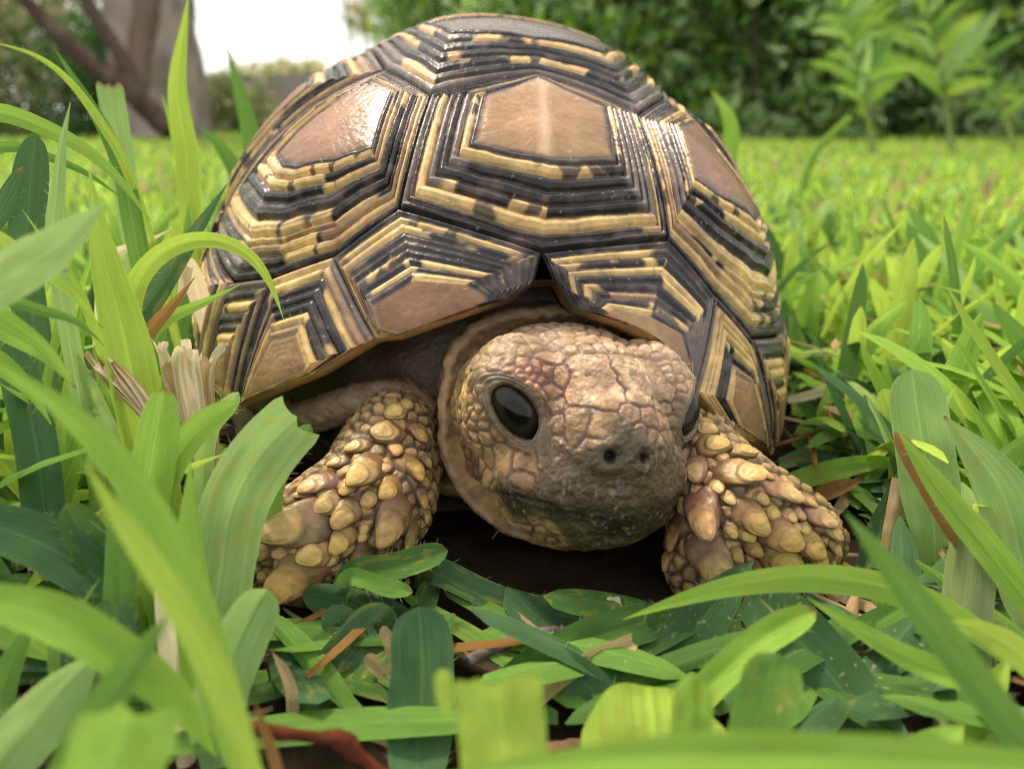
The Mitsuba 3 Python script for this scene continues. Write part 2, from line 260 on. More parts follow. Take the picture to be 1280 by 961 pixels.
# the rolled rim below the plates and its inner side, shade painted into the colour
order = ['l0L', 'l1L', 'l2L', 'l3L', 'l4L', 'l5L', 'l6L', 'l7L', 'l8L'] + [f'r{i}L' for i in range(8)] + ['r8'] + [f'r{i}R' for i in range(7, -1, -1)] + ['l8R', 'l7R', 'l6R', 'l5R', 'l4R', 'l3R', 'l2R', 'l1R', 'l0R', 'e1R', 'e1L']
base = np.array([V[k] for k in order]); loop = []
for i in range(len(base)):
    a, b = base[i], base[(i + 1) % len(base)]; k = max(2, int(np.linalg.norm(a - b) / .0012)); loop.append(a + (b - a) * (np.arange(k) / k)[:, None])
loop = dome(np.vstack(loop)); ln = dome_normal(loop); fl = (0.0010 * np.exp(-(lip_distance(loop) / 0.011) ** 2))[:, None]
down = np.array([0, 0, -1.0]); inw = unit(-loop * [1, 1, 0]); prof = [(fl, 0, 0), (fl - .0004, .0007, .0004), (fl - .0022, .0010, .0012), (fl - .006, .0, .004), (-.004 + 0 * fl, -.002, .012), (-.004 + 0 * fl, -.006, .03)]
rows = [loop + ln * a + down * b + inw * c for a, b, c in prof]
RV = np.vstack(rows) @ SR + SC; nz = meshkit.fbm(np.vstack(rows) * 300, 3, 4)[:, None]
mid_ = np.exp(-((np.vstack(rows)[:, 0] / .011) ** 4)) * (np.vstack(rows)[:, 1] > 0); rc = np.repeat([(.42, .26, .09), (.42, .26, .09), (.34, .2, .075), (.16, .1, .06), (.05, .035, .025), (.02, .015, .012)], len(loop), 0) * (.6 + .8 * nz) * (1 - .88 * mid_[:, None])  # near black inner rows and midline notch: shade of the opening painted in
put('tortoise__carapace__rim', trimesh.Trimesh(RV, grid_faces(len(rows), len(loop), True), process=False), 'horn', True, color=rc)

# ------------------------------------------------------------------ the tortoise: head
HC = np.array([0.01198, 0.13176, 0.02745])
def hframe(yaw, pitch, roll):
    cy, sy = math.cos(yaw), math.sin(yaw); a = np.array([sy, -cy, 0]); l = np.array([cy, sy, 0]); z = np.array([0, 0, 1.0])
    a2 = a * math.cos(pitch) + z * math.sin(pitch); z2 = z * math.cos(pitch) - a * math.sin(pitch)
    return np.stack([l * math.cos(roll) + z2 * math.sin(roll), z2 * math.cos(roll) - l * math.sin(roll), a2])
HR = hframe(*np.radians([22.7, 13.0, -8.1]))
def star(dirs, parts, k):                            # soft union of ellipsoids, as a radius along each direction
    R = []
    for c, r in parts:
        c, r = np.array(c, float), np.array(r, float); o = -c / r; d = dirs / r
        A = (d * d).sum(1); Bq = d @ o; C = o @ o - 1; disc = Bq * Bq - A * C
        R.append(np.where(disc > 0, (-Bq + np.sqrt(np.maximum(disc, 0))) / A, 0))
    R = np.maximum(np.array(R), 0); return k * np.log(np.exp(R / k).sum(0))
ico = trimesh.creation.icosphere(subdivisions=7); hd, hf = np.array(ico.vertices), np.array(ico.faces)
head_parts = [((0, 2.2, -7.2), (21.3, 15.8, 17)), ((0, -3.3, 8.1), (13, 12.6, 12.4)), ((0, -8.1, 4.1), (18.8, 10.9, 15.6)), ((0, -12.8, 2.5), (15.5, 9.4, 15.5)),
              ((-13.1, 3.4, 1.2), (9.5, 11.9, 9.5)), ((13.1, 3.4, 1.2), (9.5, 11.9, 9.5)), ((0, 7.4, 3.7), (11, 7.6, 10.4)), ((0, -5.5, -20.1), (17.8, 16.5, 20.1))]
HV = hd * star(hd, head_parts, 1.1)[:, None] * 1e-3
HN = vnormals(HV, hf)
HV = HV + HN * ((meshkit.fbm(HV * 130, 3, 3) - .5) * 0.0011)[:, None]
HWp = proj(HV @ HR + HC)
hp = lambda x, y: HV[pick((x, y), None, HWp)]
eyeL = hp(645, 518); eyeR = eyeL * np.array([-1, 1, 1]) + np.array([.0012, -.0002, -.0036]); eyeR = HV[np.argmin(((HV - eyeR) ** 2).sum(1))]
ea = unit(hp(666, 548) - hp(624, 488)); 
def eye_coords(side):                                # distance measured in the eye's ellipse, for one side of the head
    c = eyeL if side < 0 else eyeR; n = unit(vnormals(HV, hf)[np.argmin(((HV - c) ** 2).sum(1))]); a = ea * np.array([1 if side < 0 else -1, 1, 1])
    a = unit(a - n * (a @ n)); b = np.cross(n, a); q = HV - c; u, v, w = q @ a, q @ b, q @ n
    v2 = v + .0006 * (u / .006) ** 2
    return np.sqrt((u / .0051) ** 2 + (v2 / .0030) ** 2) + 50 * (np.abs(w) > .012), c, n, a, b
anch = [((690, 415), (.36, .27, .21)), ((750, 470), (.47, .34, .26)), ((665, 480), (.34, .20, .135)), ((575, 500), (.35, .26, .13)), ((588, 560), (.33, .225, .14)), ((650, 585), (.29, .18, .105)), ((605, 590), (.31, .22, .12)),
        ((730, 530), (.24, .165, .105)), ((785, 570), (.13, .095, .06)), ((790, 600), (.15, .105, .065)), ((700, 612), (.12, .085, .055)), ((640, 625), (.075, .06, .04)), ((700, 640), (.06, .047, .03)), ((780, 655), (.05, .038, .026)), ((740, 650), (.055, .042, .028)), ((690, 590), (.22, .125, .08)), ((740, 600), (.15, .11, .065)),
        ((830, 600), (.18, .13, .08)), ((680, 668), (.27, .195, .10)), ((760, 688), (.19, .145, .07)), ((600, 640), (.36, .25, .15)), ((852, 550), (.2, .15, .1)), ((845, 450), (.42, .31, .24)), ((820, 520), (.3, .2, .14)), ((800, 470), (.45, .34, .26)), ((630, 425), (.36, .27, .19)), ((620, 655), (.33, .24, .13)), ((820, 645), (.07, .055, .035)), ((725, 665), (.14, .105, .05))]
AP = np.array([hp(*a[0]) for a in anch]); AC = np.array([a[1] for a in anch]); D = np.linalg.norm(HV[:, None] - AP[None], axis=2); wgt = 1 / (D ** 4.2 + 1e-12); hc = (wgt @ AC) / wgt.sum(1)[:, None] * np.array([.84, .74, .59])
smooth_at = {(785, 570), (790, 600), (700, 612), (640, 625), (700, 640), (780, 655), (740, 650), (690, 590), (740, 600), (830, 600), (820, 645), (725, 665), (760, 688), (820, 660)}
beakness = np.clip((wgt @ np.array([float(a[0] in smooth_at) for a in anch])) / wgt.sum(1), 0, 1); beakness = sstep(.35, .65, beakness); crown_at = {(690, 415), (845, 450), (630, 425)}; crownness = (wgt @ np.array([float(a[0] in crown_at) for a in anch])) / wgt.sum(1)
# scales: seeds with a plate number; plates of several seeds are the big shields
from shapely import Polygon, Point
seeds, plate, size = [], [], []
def seed_region(poly, step, jitter=.32, r=None):
    pg = Polygon(poly); x0, y0, x1, y1 = pg.bounds
    for j, y in enumerate(np.arange(y0, y1, step * .87)):
        for x in np.arange(x0 + (j % 2) * step / 2, x1, step):
            q = (x + rng.uniform(-jitter, jitter) * step, y + rng.uniform(-jitter, jitter) * step)
            if pg.contains(Point(q)): seeds.append(hp(*q)); plate.append(len(seeds) + 1000); size.append(step)
def shield(poly, step=9):
    pg = Polygon(poly).buffer(-4); x0, y0, x1, y1 = pg.bounds; n = len(seeds) + 100000
    for y in np.arange(y0, y1 + 1, step):
        for x in np.arange(x0, x1 + 1, step):
            if pg.contains(Point(x, y)): seeds.append(hp(x, y)); plate.append(n); size.append(34)
shield([(706, 440), (757, 434), (786, 500), (760, 507), (716, 500)]); shield([(760, 433), (815, 446), (845, 480), (842, 503), (792, 502)])
shield([(702, 507), (742, 508), (732, 528), (718, 545), (700, 540)]); shield([(745, 512), (775, 510), (772, 525), (750, 540), (735, 542)], 6)
shield([(778, 503), (796, 503), (798, 520), (782, 522)], 5); shield([(802, 510), (824, 510), (830, 528), (808, 525)], 6); shield([(672, 435), (702, 432), (704, 446), (680, 450)], 6)
shield([(692, 455), (704, 453), (706, 478), (692, 472)], 5); shield([(694, 480), (706, 482), (706, 512), (694, 505)], 5); shield([(682, 530), (694, 520), (698, 538), (682, 552)], 5)
shield([(612, 565), (632, 560), (640, 578), (618, 590)], 6); shield([(634, 562), (668, 566), (664, 578), (640, 580)], 6); shield([(670, 560), (688, 552), (684, 572), (668, 578)], 6)
shield([(560, 465), (590, 470), (592, 500), (570, 540), (556, 500)], 8)
seed_region([(630, 455), (690, 450), (690, 555), (668, 530), (640, 480)], 12.5)
seed_region([(556, 440), (600, 410), (700, 405), (700, 430), (640, 450), (590, 465)], 17); seed_region([(590, 470), (612, 475), (606, 560), (612, 600), (565, 605), (560, 545)], 15)
seed_region([(700, 402), (760, 402), (840, 440), (825, 450), (770, 430), (705, 432)], 21); seed_region([(826, 440), (866, 470), (866, 500), (850, 520), (845, 480)], 12.5)
seed_region([(585, 625), (700, 655), (690, 685), (620, 655)], 22)
fine = HV[beakness < .5]; fine = fine[rng.permutation(len(fine))[:5000]]
kt = cKDTree(np.array(seeds)); far = fine[kt.query(fine)[0] > .0026]; keep = []
for q in far:
    if not keep or np.min(((np.array(keep) - q) ** 2).sum(1)) > .0021 ** 2: keep.append(q)
mouth_px = [(596, 607), (628, 618), (662, 628), (700, 639), (742, 652), (784, 652), (815, 642), (845, 620)]
M3 = spline([hp(*q) for q in mouth_px], 80); dm, im = cKDTree(M3).query(HV)
for q in keep: seeds.append(q); plate.append(len(seeds) + 1000); size.append(14)
S, PL, SZ = np.array(seeds), np.array(plate), np.array(size)
dd, ii = cKDTree(S).query(HV, k=16)
same = PL[ii] == PL[ii[:, :1]]; d1 = dd[:, 0]; d2 = np.where(same, 9, dd).min(1); d2 = np.where(d2 > 8, dd[:, -1], d2)
edge = (d2 - d1) * .5                                     # metres to the joint, about
cell = PL[ii[:, 0]]; csz = SZ[ii[:, 0]]
nz = meshkit.fbm(HV * 420, 4, 8); nzf = meshkit.fbm(HV * 1500, 3, 9)
N2 = vnormals(HV, hf)
scal = (1 - beakness) * (1 - .55 * crownness)
h = (sstep(0, 1, edge / np.where(csz > 30, .0005, .0007)) * np.where(csz > 30, .00035, .0005) - .0004) * scal
h += .00045 * (nz - .5) + .00022 * (nzf - .5) + beakness * (.0007 * (nz - .5) + .0001 * (nzf - .5))
side = N2[:, 1]
dm = dm + .0007 * (nz - .5) + .0006 * (nzf - .5); mgroove = np.exp(-(dm / .0005) ** 2); h -= .0010 * mgroove; sg = np.tanh((HV[:, 1] - M3[im, 1]) / .0006); h += .0006 * sg * np.exp(-(dm / .0035) ** 2) + .0007 * np.exp(-(np.linalg.norm(HV - hp(783, 636), axis=1) / .003) ** 2)
for q, r0, dp in (((765, 571), .0008, .0015), ((807, 574), .0007, .0012)):
    d = np.linalg.norm(HV - hp(*q), axis=1); h -= dp * np.exp(-(d / r0) ** 4); h += .0006 * np.exp(-((d - .0020) / .0011) ** 2)
cr = np.array([hash((int(c) * 7919) % 10007) % 1000 for c in cell]) / 1000.0
hc = hc * (1 - beakness[:, None] * np.array([.52, .44, .50])) * (1 + scal * (cr - .5) * .55 * (csz < 30))[:, None] * (.45 + 1.1 * nz)[:, None] * (.6 + .8 * nzf)[:, None]
mot = sstep(.52, .66, meshkit.fbm(HV * 330, 3, 21)) * (csz > 30) * scal; hc = hc * (1 + .6 * mot[:, None])
fib = sstep(.56, .70, meshkit.fbm(HV * np.array([1500, 700, 1500]), 3, 31)) * sstep(.35, .6, meshkit.fbm(HV * 260, 2, 33)) * beakness * .8; hc = hc * (1 - fib[:, None] * .75) + np.outer(fib * .75, (.21, .17, .095)); h += fib * .00006
jt = np.clip(scal * 1.4, 0, 1) * np.exp(-(edge / np.where(csz > 30, .00032, .00022)) ** 2) * .85; hc = hc * (1 - jt[:, None]) + np.outer(jt, (.085, .048, .04))
hc = hc * (1 - .8 * mgroove[:, None]) + np.outer(.8 * mgroove, (.025, .02, .015))
for q, r0 in (((765, 571), .0011), ((807, 574), .00095)):
    d = np.linalg.norm(HV - hp(*q), axis=1); g = np.exp(-(d / r0) ** 4)[:, None]; hc = hc * (1 - .85 * g)
eyes = []
for sd in (-1, 1):
    e, c, n, a, b = eye_coords(sd); eyes.append((c, n, a, b))
    inside = sstep(1.04, .9, e); lid = np.exp(-(np.maximum(0, np.abs(e - 1.22) - .08) / .13) ** 2)
    q_ = HV - c; ab = (q_ @ np.array([0, 1, .2])) * 1000; h = h + (.0011 if sd < 0 else .0003) * np.exp(-((e - 1.5) / .32) ** 2) * sstep(0, 3, ab)
    h = h * (1 - np.maximum(inside, .8 * lid)) - .0034 * inside + .0007 * lid + .00018 * lid * np.sin(e * 42)
    hc = hc * (1 - .8 * lid[:, None]) + np.outer(.8 * lid, (.125, .10, .062)) * (.7 + .6 * nz)[:, None]; hc = hc * (1 - .9 * inside[:, None])
HVf = (HV + N2 * h[:, None]) @ HR + HC
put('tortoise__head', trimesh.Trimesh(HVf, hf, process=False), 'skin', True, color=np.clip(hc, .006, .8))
tag('tortoise__head', 'blunt scaly head with pale crown shields and dark mottled beak')
for c, n, a, b in eyes:
    s = trimesh.creation.icosphere(subdivisions=4); v = s.vertices * np.array([.0053, .0033, .0034])
    v = np.outer(v[:, 0], a) + np.outer(v[:, 1], b) + np.outer(v[:, 2], n) + c - n * .0024
    rr_ = np.linalg.norm(s.vertices[:, :2], axis=1); ic = np.outer(sstep(.42, .52, rr_), (.012, .0105, .007)) * (.5 + meshkit.fbm(s.vertices * 9, 3, 2))[:, None] + .003; put('tortoise__head__eye', trimesh.Trimesh(v @ HR + HC, s.faces, process=False), 'eye_dark', True, color=ic)

# ------------------------------------------------------------------ neck hood, skin, legs
hood = [(642, 662, .1485), (604, 637, .148), (573, 597, .148), (556, 545, .149), (556, 492, .150), (573, 440, .151), (609, 408, .1535), (655, 394, .156), (705, 390, .158), (752, 395, .160), (800, 414, .163), (845, 470, .166), (862, 540, .162), (850, 610, .158), (800, 655, .157), (720, 678, .153)]
H3 = np.array([P(*q) for q in hood]); H3 = spline(np.vstack([H3[-3:], H3, H3[:4]]), 23 * 24)[3 * 24 - 6: 19 * 24 - 6]
hc0 = H3.mean(0); back = unit(np.array([-.05, 1, .06])); rows = []
outw = unit((H3 - hc0) - np.outer((H3 - hc0) @ back, back)); na = len(H3)
prof = [(-.0095, .0055), (-.0036, .0020), (-.0009, -.0004), (0, -.0013), (.0011, -.0008), (.0015, .0006), (.0011, .0026), (.0007, .005), (.0012, .009), (.0018, .014), (.001, .02), (.003, .03), (.006, .045), (.008, .07)]
pp = spline(np.array([(a, b, 0) for a, b in prof]), 46)[:, :2]
nb = meshkit.fbm(H3 * 160, 3, 5) - .5
rows = [H3 + outw * (a + nb * .0018)[:, None] + back * (b + nb * .002)[:, None] for a, b in pp]
nv = np.vstack(rows); nn = meshkit.fbm(nv * 500, 4, 6); nw = meshkit.fbm(nv * np.array([300, 900, 300]), 3, 7)
NF = grid_faces(len(rows), na, True); nrm = vnormals(nv, NF); nv = nv + nrm * ((nn - .5) * .0009 + (nw - .5) * .0006)[:, None]
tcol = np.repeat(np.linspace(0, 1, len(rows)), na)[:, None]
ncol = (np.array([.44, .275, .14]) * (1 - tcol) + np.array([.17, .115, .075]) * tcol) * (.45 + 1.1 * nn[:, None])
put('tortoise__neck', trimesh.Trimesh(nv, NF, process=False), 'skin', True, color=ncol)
def skin_mesh(key, m, col, amp=.0008, freq=420, label=None):
    v, f = np.array(m.vertices), np.array(m.faces); n = vnormals(v, f); q = meshkit.fbm(v * freq, 4, 12)
    v = v + n * ((q - .5) * amp * 2)[:, None]
    k = put(key, trimesh.Trimesh(v, f, process=False), 'skin', True, color=np.array(col) * (.45 + 1.1 * q[:, None])); return k
ball = trimesh.creation.icosphere(subdivisions=5); bv = dome(np.array(ball.vertices)) * np.array([.86, .80, .80]); bv[:, 2] = np.maximum(bv[:, 2], -.012)
skin_mesh('tortoise__body', trimesh.Trimesh(bv @ SR + SC, ball.faces, process=False), (.085, .055, .036), .0035, 210)
a = np.linspace(0, 2 * np.pi, 97)[:-1]; sup = lambda r: np.stack([np.sign(np.cos(a)) * np.abs(np.cos(a)) ** .8 * .062 * r, np.sign(np.sin(a)) * np.abs(np.sin(a)) ** .8 * .098 * r], -1)
pr = np.vstack([np.column_stack([sup(r), np.full(96, z)]) for r, z in ((.02, -.011), (.3, -.011), (.6, -.0108), (.9, -.010), (.98, -.0085), (1, -.006), (.98, -.0035), (.8, -.003))])
pc = np.where((meshkit.fbm(pr * 130, 3, 2) > .5)[:, None], (.33, .22, .08), (.03, .026, .022))
put('tortoise__plastron', trimesh.Trimesh(pr @ SR + SC + np.array([0, 0, .006]), grid_faces(8, 96, True), process=False), 'horn', True, color=pc)
skin_mesh('tortoise__skin_fold', tube([P(330, 500, .205), P(420, 478, .178), P(490, 466, .170), P(560, 468, .172), P(600, 500, .175)], [.005, .0055, .0055, .0055, .005], 40, 120), (.24, .165, .115), .0012, 260)
skin_mesh('tortoise__skin_fold', tube([P(320, 540, .180), P(390, 520, .160), P(445, 502, .155), P(500, 498, .154), P(535, 520, .155)], [.0032, .0036, .0036, .0034, .003], 36, 120), (.22, .15, .10), .0009, 500)
def limb(spheres, joints, edge=.00042):
    balls = [m3.Manifold.sphere(r, 48).translate(tuple(P(x, y, d))) for x, y, d, r in spheres]
    body = m3.Manifold.batch_hull([balls[0], balls[1]])
    for i, j in joints: body = body + m3.Manifold.batch_hull([balls[i], balls[j]])
    body = body.refine_to_length(edge * 2.2); m = body.to_mesh(); t = trimesh.Trimesh(m.vert_properties[:, :3], m.tri_verts)
    t.merge_vertices(); t = trimesh.smoothing.filter_taubin(t, iterations=24)
    return t.subdivide()
def leg_scale(key, c, tip, w, verts, norms, vpx, base_k=0, horn=(.52, .34, .13)):
    w = w * 1.16; c = np.array(c, float); tip = c + (np.array(tip, float) - c) * .95
    i = pick(c, verts, vpx, 4); p0 = verts[i]; n = norms[i]; d = vpx[i, 2]; s = d / FPX
    dirp = np.array(tip, float) - c; L = np.hypot(*dirp)
    view = RT * dirp[0] - UP * dirp[1] if L > 0 else -UP
    ax = unit(view - n * (view @ n)); sd = np.cross(n, ax); hw = w * s * .5
    grow = min(1.0, L / (w * .5 + 1e-6)); hl = hw * (1.0 + .25 * grow)
    ns, nr = 30, 22; th = np.arange(ns) * 2 * np.pi / ns; rows = []; cols = []; rad = np.concatenate([np.linspace(1.04, .0, nr)])
    jig = 1 + .10 * (meshkit.noise(np.stack([np.cos(th) * 1.3 + c[0], np.sin(th) * 1.3 + c[1], 0 * th], -1), 3) - .5) * 2
    H = hw * (.40 + .42 * grow)
    for r in rad:
        prof = np.sqrt(max(0.0, 1 - min(r, 1) ** 2.3)); z = H * prof - hw * .16 * (r > 1)
        ringr = .03 * math.sin((1 - r) * 22 + c[0]) * hw * min(1, max(0, r - .35) * 4)
        shift = L * s * 1.0 * prof ** 1.15
        q = p0 + np.outer(np.cos(th) * r * jig * hl * (1 + .14 * grow * np.cos(th)), ax) + np.outer(np.sin(th) * r * jig * hw * (1 - .16 * grow * np.cos(th)), sd) + ax * shift + n * (z + ringr - .16 * hw)
        rows.append(q); b = min(1, max(0, (1.0 - r) * 1.9)); cols.append(np.tile(np.array([.15, .075, .04]) * (1 - b) + np.array(horn) * b, (ns, 1)) * (1 - .4 * max(0, math.sin((1 - r) * 22 + c[0] + 1.5)) * min(1, max(0, r - .35) * 3)))
    v = np.vstack(rows); f = grid_faces(nr, ns, True)
    q = meshkit.fbm(v * 900, 3, 40); v = v + unit(v - p0) * ((q - .5) * hw * .16)[:, None]
    col = np.vstack(cols) * (.62 + .75 * q[:, None]) * np.array([1, rng.uniform(.93, 1.06), rng.uniform(.75, 1.15)]) * rng.uniform(.8, 1.12)
    k = put(key, trimesh.Trimesh(v, f[:, ::-1], process=False), 'scale_horn', True, color=np.clip(col, .01, .8)); return k
def foreleg(spheres, joints, scales, spread, label):
    t = limb(spheres, joints); v, f = np.array(t.vertices), np.array(t.faces); n = vnormals(v, f); vp = proj(v)
    facing = (n * (CAM - v)).sum(1) > 0; vp2 = vp.copy(); vp2[~facing, 0] = -9999
    sd = [v[pick(c, v, vp2, 4)] for c, _, _ in scales]
    cand = v[rng.permutation(len(v))[:6000]]
    for q in cand:
        if np.min(((np.array(sd) - q) ** 2).sum(1)) > spread ** 2: sd.append(q)
    dd, ii = cKDTree(np.array(sd)).query(v, k=2); e = (dd[:, 1] - dd[:, 0]) / 2
    q = meshkit.fbm(v * 500, 3, 13); q2 = meshkit.fbm(v * 1600, 2, 14); dome_ = sstep(0, .0007, e)
    h = .0007 * dome_ - .0004 + .0004 * (q - .5) + .0002 * (q2 - .5)
    r = np.array([(k * 7919 % 1013) / 1013 for k in range(len(sd))])[ii[:, 0]]
    col = np.outer(dome_, (.30, .19, .075)) * (.6 + .8 * r)[:, None] + np.outer(1 - dome_, (.07, .045, .034)); col *= (.5 + q)[:, None]
    key = fresh('tortoise__foreleg'); scene[key] = mikit.ply(trimesh.Trimesh(v + n * h[:, None], f, process=False), 'skin', True, color=np.clip(col, .01, .8)); tag(key, label)
    for c, tp, w in scales: leg_scale(key + '__scale', np.array(c, float), tp, w, v, n, vp2)
foreleg([(490, 540, .148, .0075), (468, 622, .141, .0112), (388, 680, .136, .0105), (340, 690, .139, .0062), (505, 520, .170, .010)], [(1, 2), (2, 3), (0, 4), (1, 4)],
    [((486, 536), (478, 545), 36), ((463, 580), (448, 604), 38), ((520, 532), (523, 548), 22), ((517, 576), (515, 597), 26), ((495, 511), (490, 517), 28), ((406, 597), (386, 617), 30), ((384, 650), (345, 668), 54), ((441, 636), (427, 650), 30),
     ((498, 640), (478, 668), 42), ((380, 716), (345, 740), 50), ((458, 698), (436, 725), 34), ((434, 669), (420, 683), 28), ((414, 624), (405, 632), 30), ((434, 603), (430, 612), 20), ((492, 605), (482, 615), 24), ((402, 688), (385, 692), 34), ((349, 616), (332, 624), 20),
     ((330, 683), (315, 690), 28), ((353, 691), (345, 694), 20), ((383, 612), (370, 619), 15), ((310, 713), (302, 718), 20), ((467, 618), (462, 624), 22), ((520, 660), (508, 683), 22), ((452, 553), (440, 563), 22), ((498, 558), (496, 566), 18), ((458, 653), (455, 658), 15),
     ((459, 669), (455, 673), 14), ((511, 502), (509, 507), 18), ((530, 616), (526, 628), 17), ((427, 572), (416, 580), 19), ((330, 720), (322, 724), 16), ((374, 686), (369, 689), 14), ((420, 697), (414, 700), 15), ((486, 580), (482, 586), 15), ((533, 570), (533, 580), 15), ((536, 640), (530, 650), 15), ((360, 640), (350, 645), 16)],
    .0022, 'foreleg on the left covered in pointed amber scales')
foreleg([(868, 575, .150, .009), (915, 640, .142, .0115), (985, 668, .141, .0092), (1028, 676, .143, .0045), (885, 705, .142, .008), (860, 540, .172, .011), (968, 728, .141, .0052)], [(1, 2), (2, 3), (1, 4), (0, 5), (2, 6)],
    [((875, 532), (882, 540), 28), ((885, 554), (898, 561), 34), ((867, 582), (874, 598), 32), ((910, 586), (940, 612), 38), ((875, 632), (892, 660), 42), ((932, 639), (950, 655), 34), ((881, 690), (908, 718), 48), ((972, 664), (994, 676), 38), ((970, 606), (996, 624), 30),
     ((922, 560), (934, 567), 26), ((942, 581), (949, 588), 15), ((955, 590), (962, 597), 14), ((950, 617), (956, 624), 18), ((964, 637), (970, 642), 20), ((891, 605), (897, 612), 18), ((1018, 638), (1038, 655), 26), ((1034, 655), (1048, 670), 22), ((1042, 672), (1051, 690), 18),
     ((970, 700), (985, 707), 38), ((1013, 680), (1025, 690), 30), ((1025, 696), (1034, 704), 18), ((930, 668), (936, 673), 20), ((910, 662), (914, 668), 18), ((942, 688), (948, 693), 20), ((962, 684), (967, 688), 16), ((840, 655), (850, 680), 26), ((832, 692), (840, 706), 20),
     ((997, 637), (1003, 643), 15), ((994, 655), (999, 659), 13), ((1006, 658), (1011, 662), 14), ((960, 742), (968, 752), 26), ((982, 735), (992, 745), 22), ((906, 620), (911, 627), 16), ((915, 690), (922, 698), 18), ((945, 712), (951, 720), 18), ((990, 712), (998, 720), 20), ((1005, 620), (1015, 630), 18), ((986, 640), (992, 646), 15)],
    .0022, 'foreleg on the right with amber spurs and blunt claws')
tag('tortoise', 'domed black and yellow tortoise walking towards the viewer through the grass', 'tortoise')

# ------------------------------------------------------------------ ground
def thin(fn, trans, rough): return {'type': 'principledthin', 'base_color': proc(fn), 'roughness': rough, 'diff_trans': trans, 'eta': 1.4, 'spec_trans': 0.0, 'flatness': 0.0}
TONES = [(.40, .57, .085), (.27, .46, .075), (.15, .30, .062), (.085, .18, .048), (.078, .165, .07), (.30, .46, .155), (.46, .34, .19), (.30, .165, .06), (.78, .66, .46), (.24, .31, .13), (.28, .06, .03), (.46, .62, .30), (.56, .52, .34)]
def tone_colour(k):
    c = mi.Color3f(*TONES[0])
    for i in range(1, len(TONES)): c = dr.select(k > i - .5, mi.Color3f(*TONES[i]), c)
    return c
def blade_colour(p, n, uv):
    k = dr.floor(uv.x + .001); a = (uv.x - k); j = dr.floor(uv.y + .001); t = uv.y - j
    c = tone_colour(k); green = dr.select(k < 5.5, mi.Float(1), mi.Float(0))
    v = noise(a * 64, t * 2.5, j * 3.7); w = fbm(a * 5 + j * 5.1, t * 7, j * 1.3, 3)
    c = c * (.66 + .30 * v + .40 * w)
    mid = smoothstep(.035, .012, dr.abs(a - .5)) * .30 * green; edge = smoothstep(.045, .0, dr.minimum(a, 1 - a)) * .35
    c = mix(c, c * 1.5 + mi.Color3f(.05, .06, .02), mid + edge)
    dry = smoothstep(.66, .82, noise(a * 9 + j * 2.3, t * 15, j)) * smoothstep(.7, .9, cell_rand(j, 3)) * .3 * green
    c = mix(c, mi.Color3f(.38, .36, .06), dry)
    spot = smoothstep(.90, .93, noise(a * 15, t * 42, j + 5)) * smoothstep(.4, .6, cell_rand(j, 4)) * green
    c = mix(c, mi.Color3f(.40, .42, .18), spot * .7)
    tip = smoothstep(.965, .995, t) * smoothstep(.72, .82, cell_rand(j, 7)) * green
    return mix(c, mi.Color3f(.26, .15, .05), tip)
scene['blade'] = thin(blade_colour, 0.85, 0.48)
def lawn_colour(p, n, uv):
    k = dr.floor(uv.x + .001); r = uv.x - k
    return tone_colour(k) * (.75 + .55 * r)
scene['lawn_leaf'] = thin(lawn_colour, 0.9, 0.5)
scene['earth'] = {'type': 'diffuse', 'reflectance': proc(lambda p, n, uv: mix(mix((.010, .008, .006), (.055, .038, .024), fbm(p.x * 180, p.y * 180, 0, 4)), (.07, .10, .02), smoothstep(.5, 1.2, p.y) * .8))}
gx, gy = np.meshgrid(np.concatenate([np.linspace(-60, -.5, 30), np.linspace(-.45, .45, 181), np.linspace(.5, 60, 30)]), np.concatenate([np.linspace(-30, -.2, 16), np.linspace(-.15, .6, 151), np.linspace(.7, 90, 30)]))
gp = np.column_stack([gx.ravel(), gy.ravel(), np.zeros(gx.size)]); near = np.exp(-(gp[:, 0] / .4) ** 2 - ((gp[:, 1] - .2) / .5) ** 2)
gp[:, 2] = near * (meshkit.fbm(gp * 55, 4, 2) - .62) * .007 - .002
scene['ground'] = mikit.ply(trimesh.Trimesh(gp, grid_faces(gx.shape[0], gx.shape[1])[:, ::1], process=False), 'earth', True); tag('ground', kind='structure')

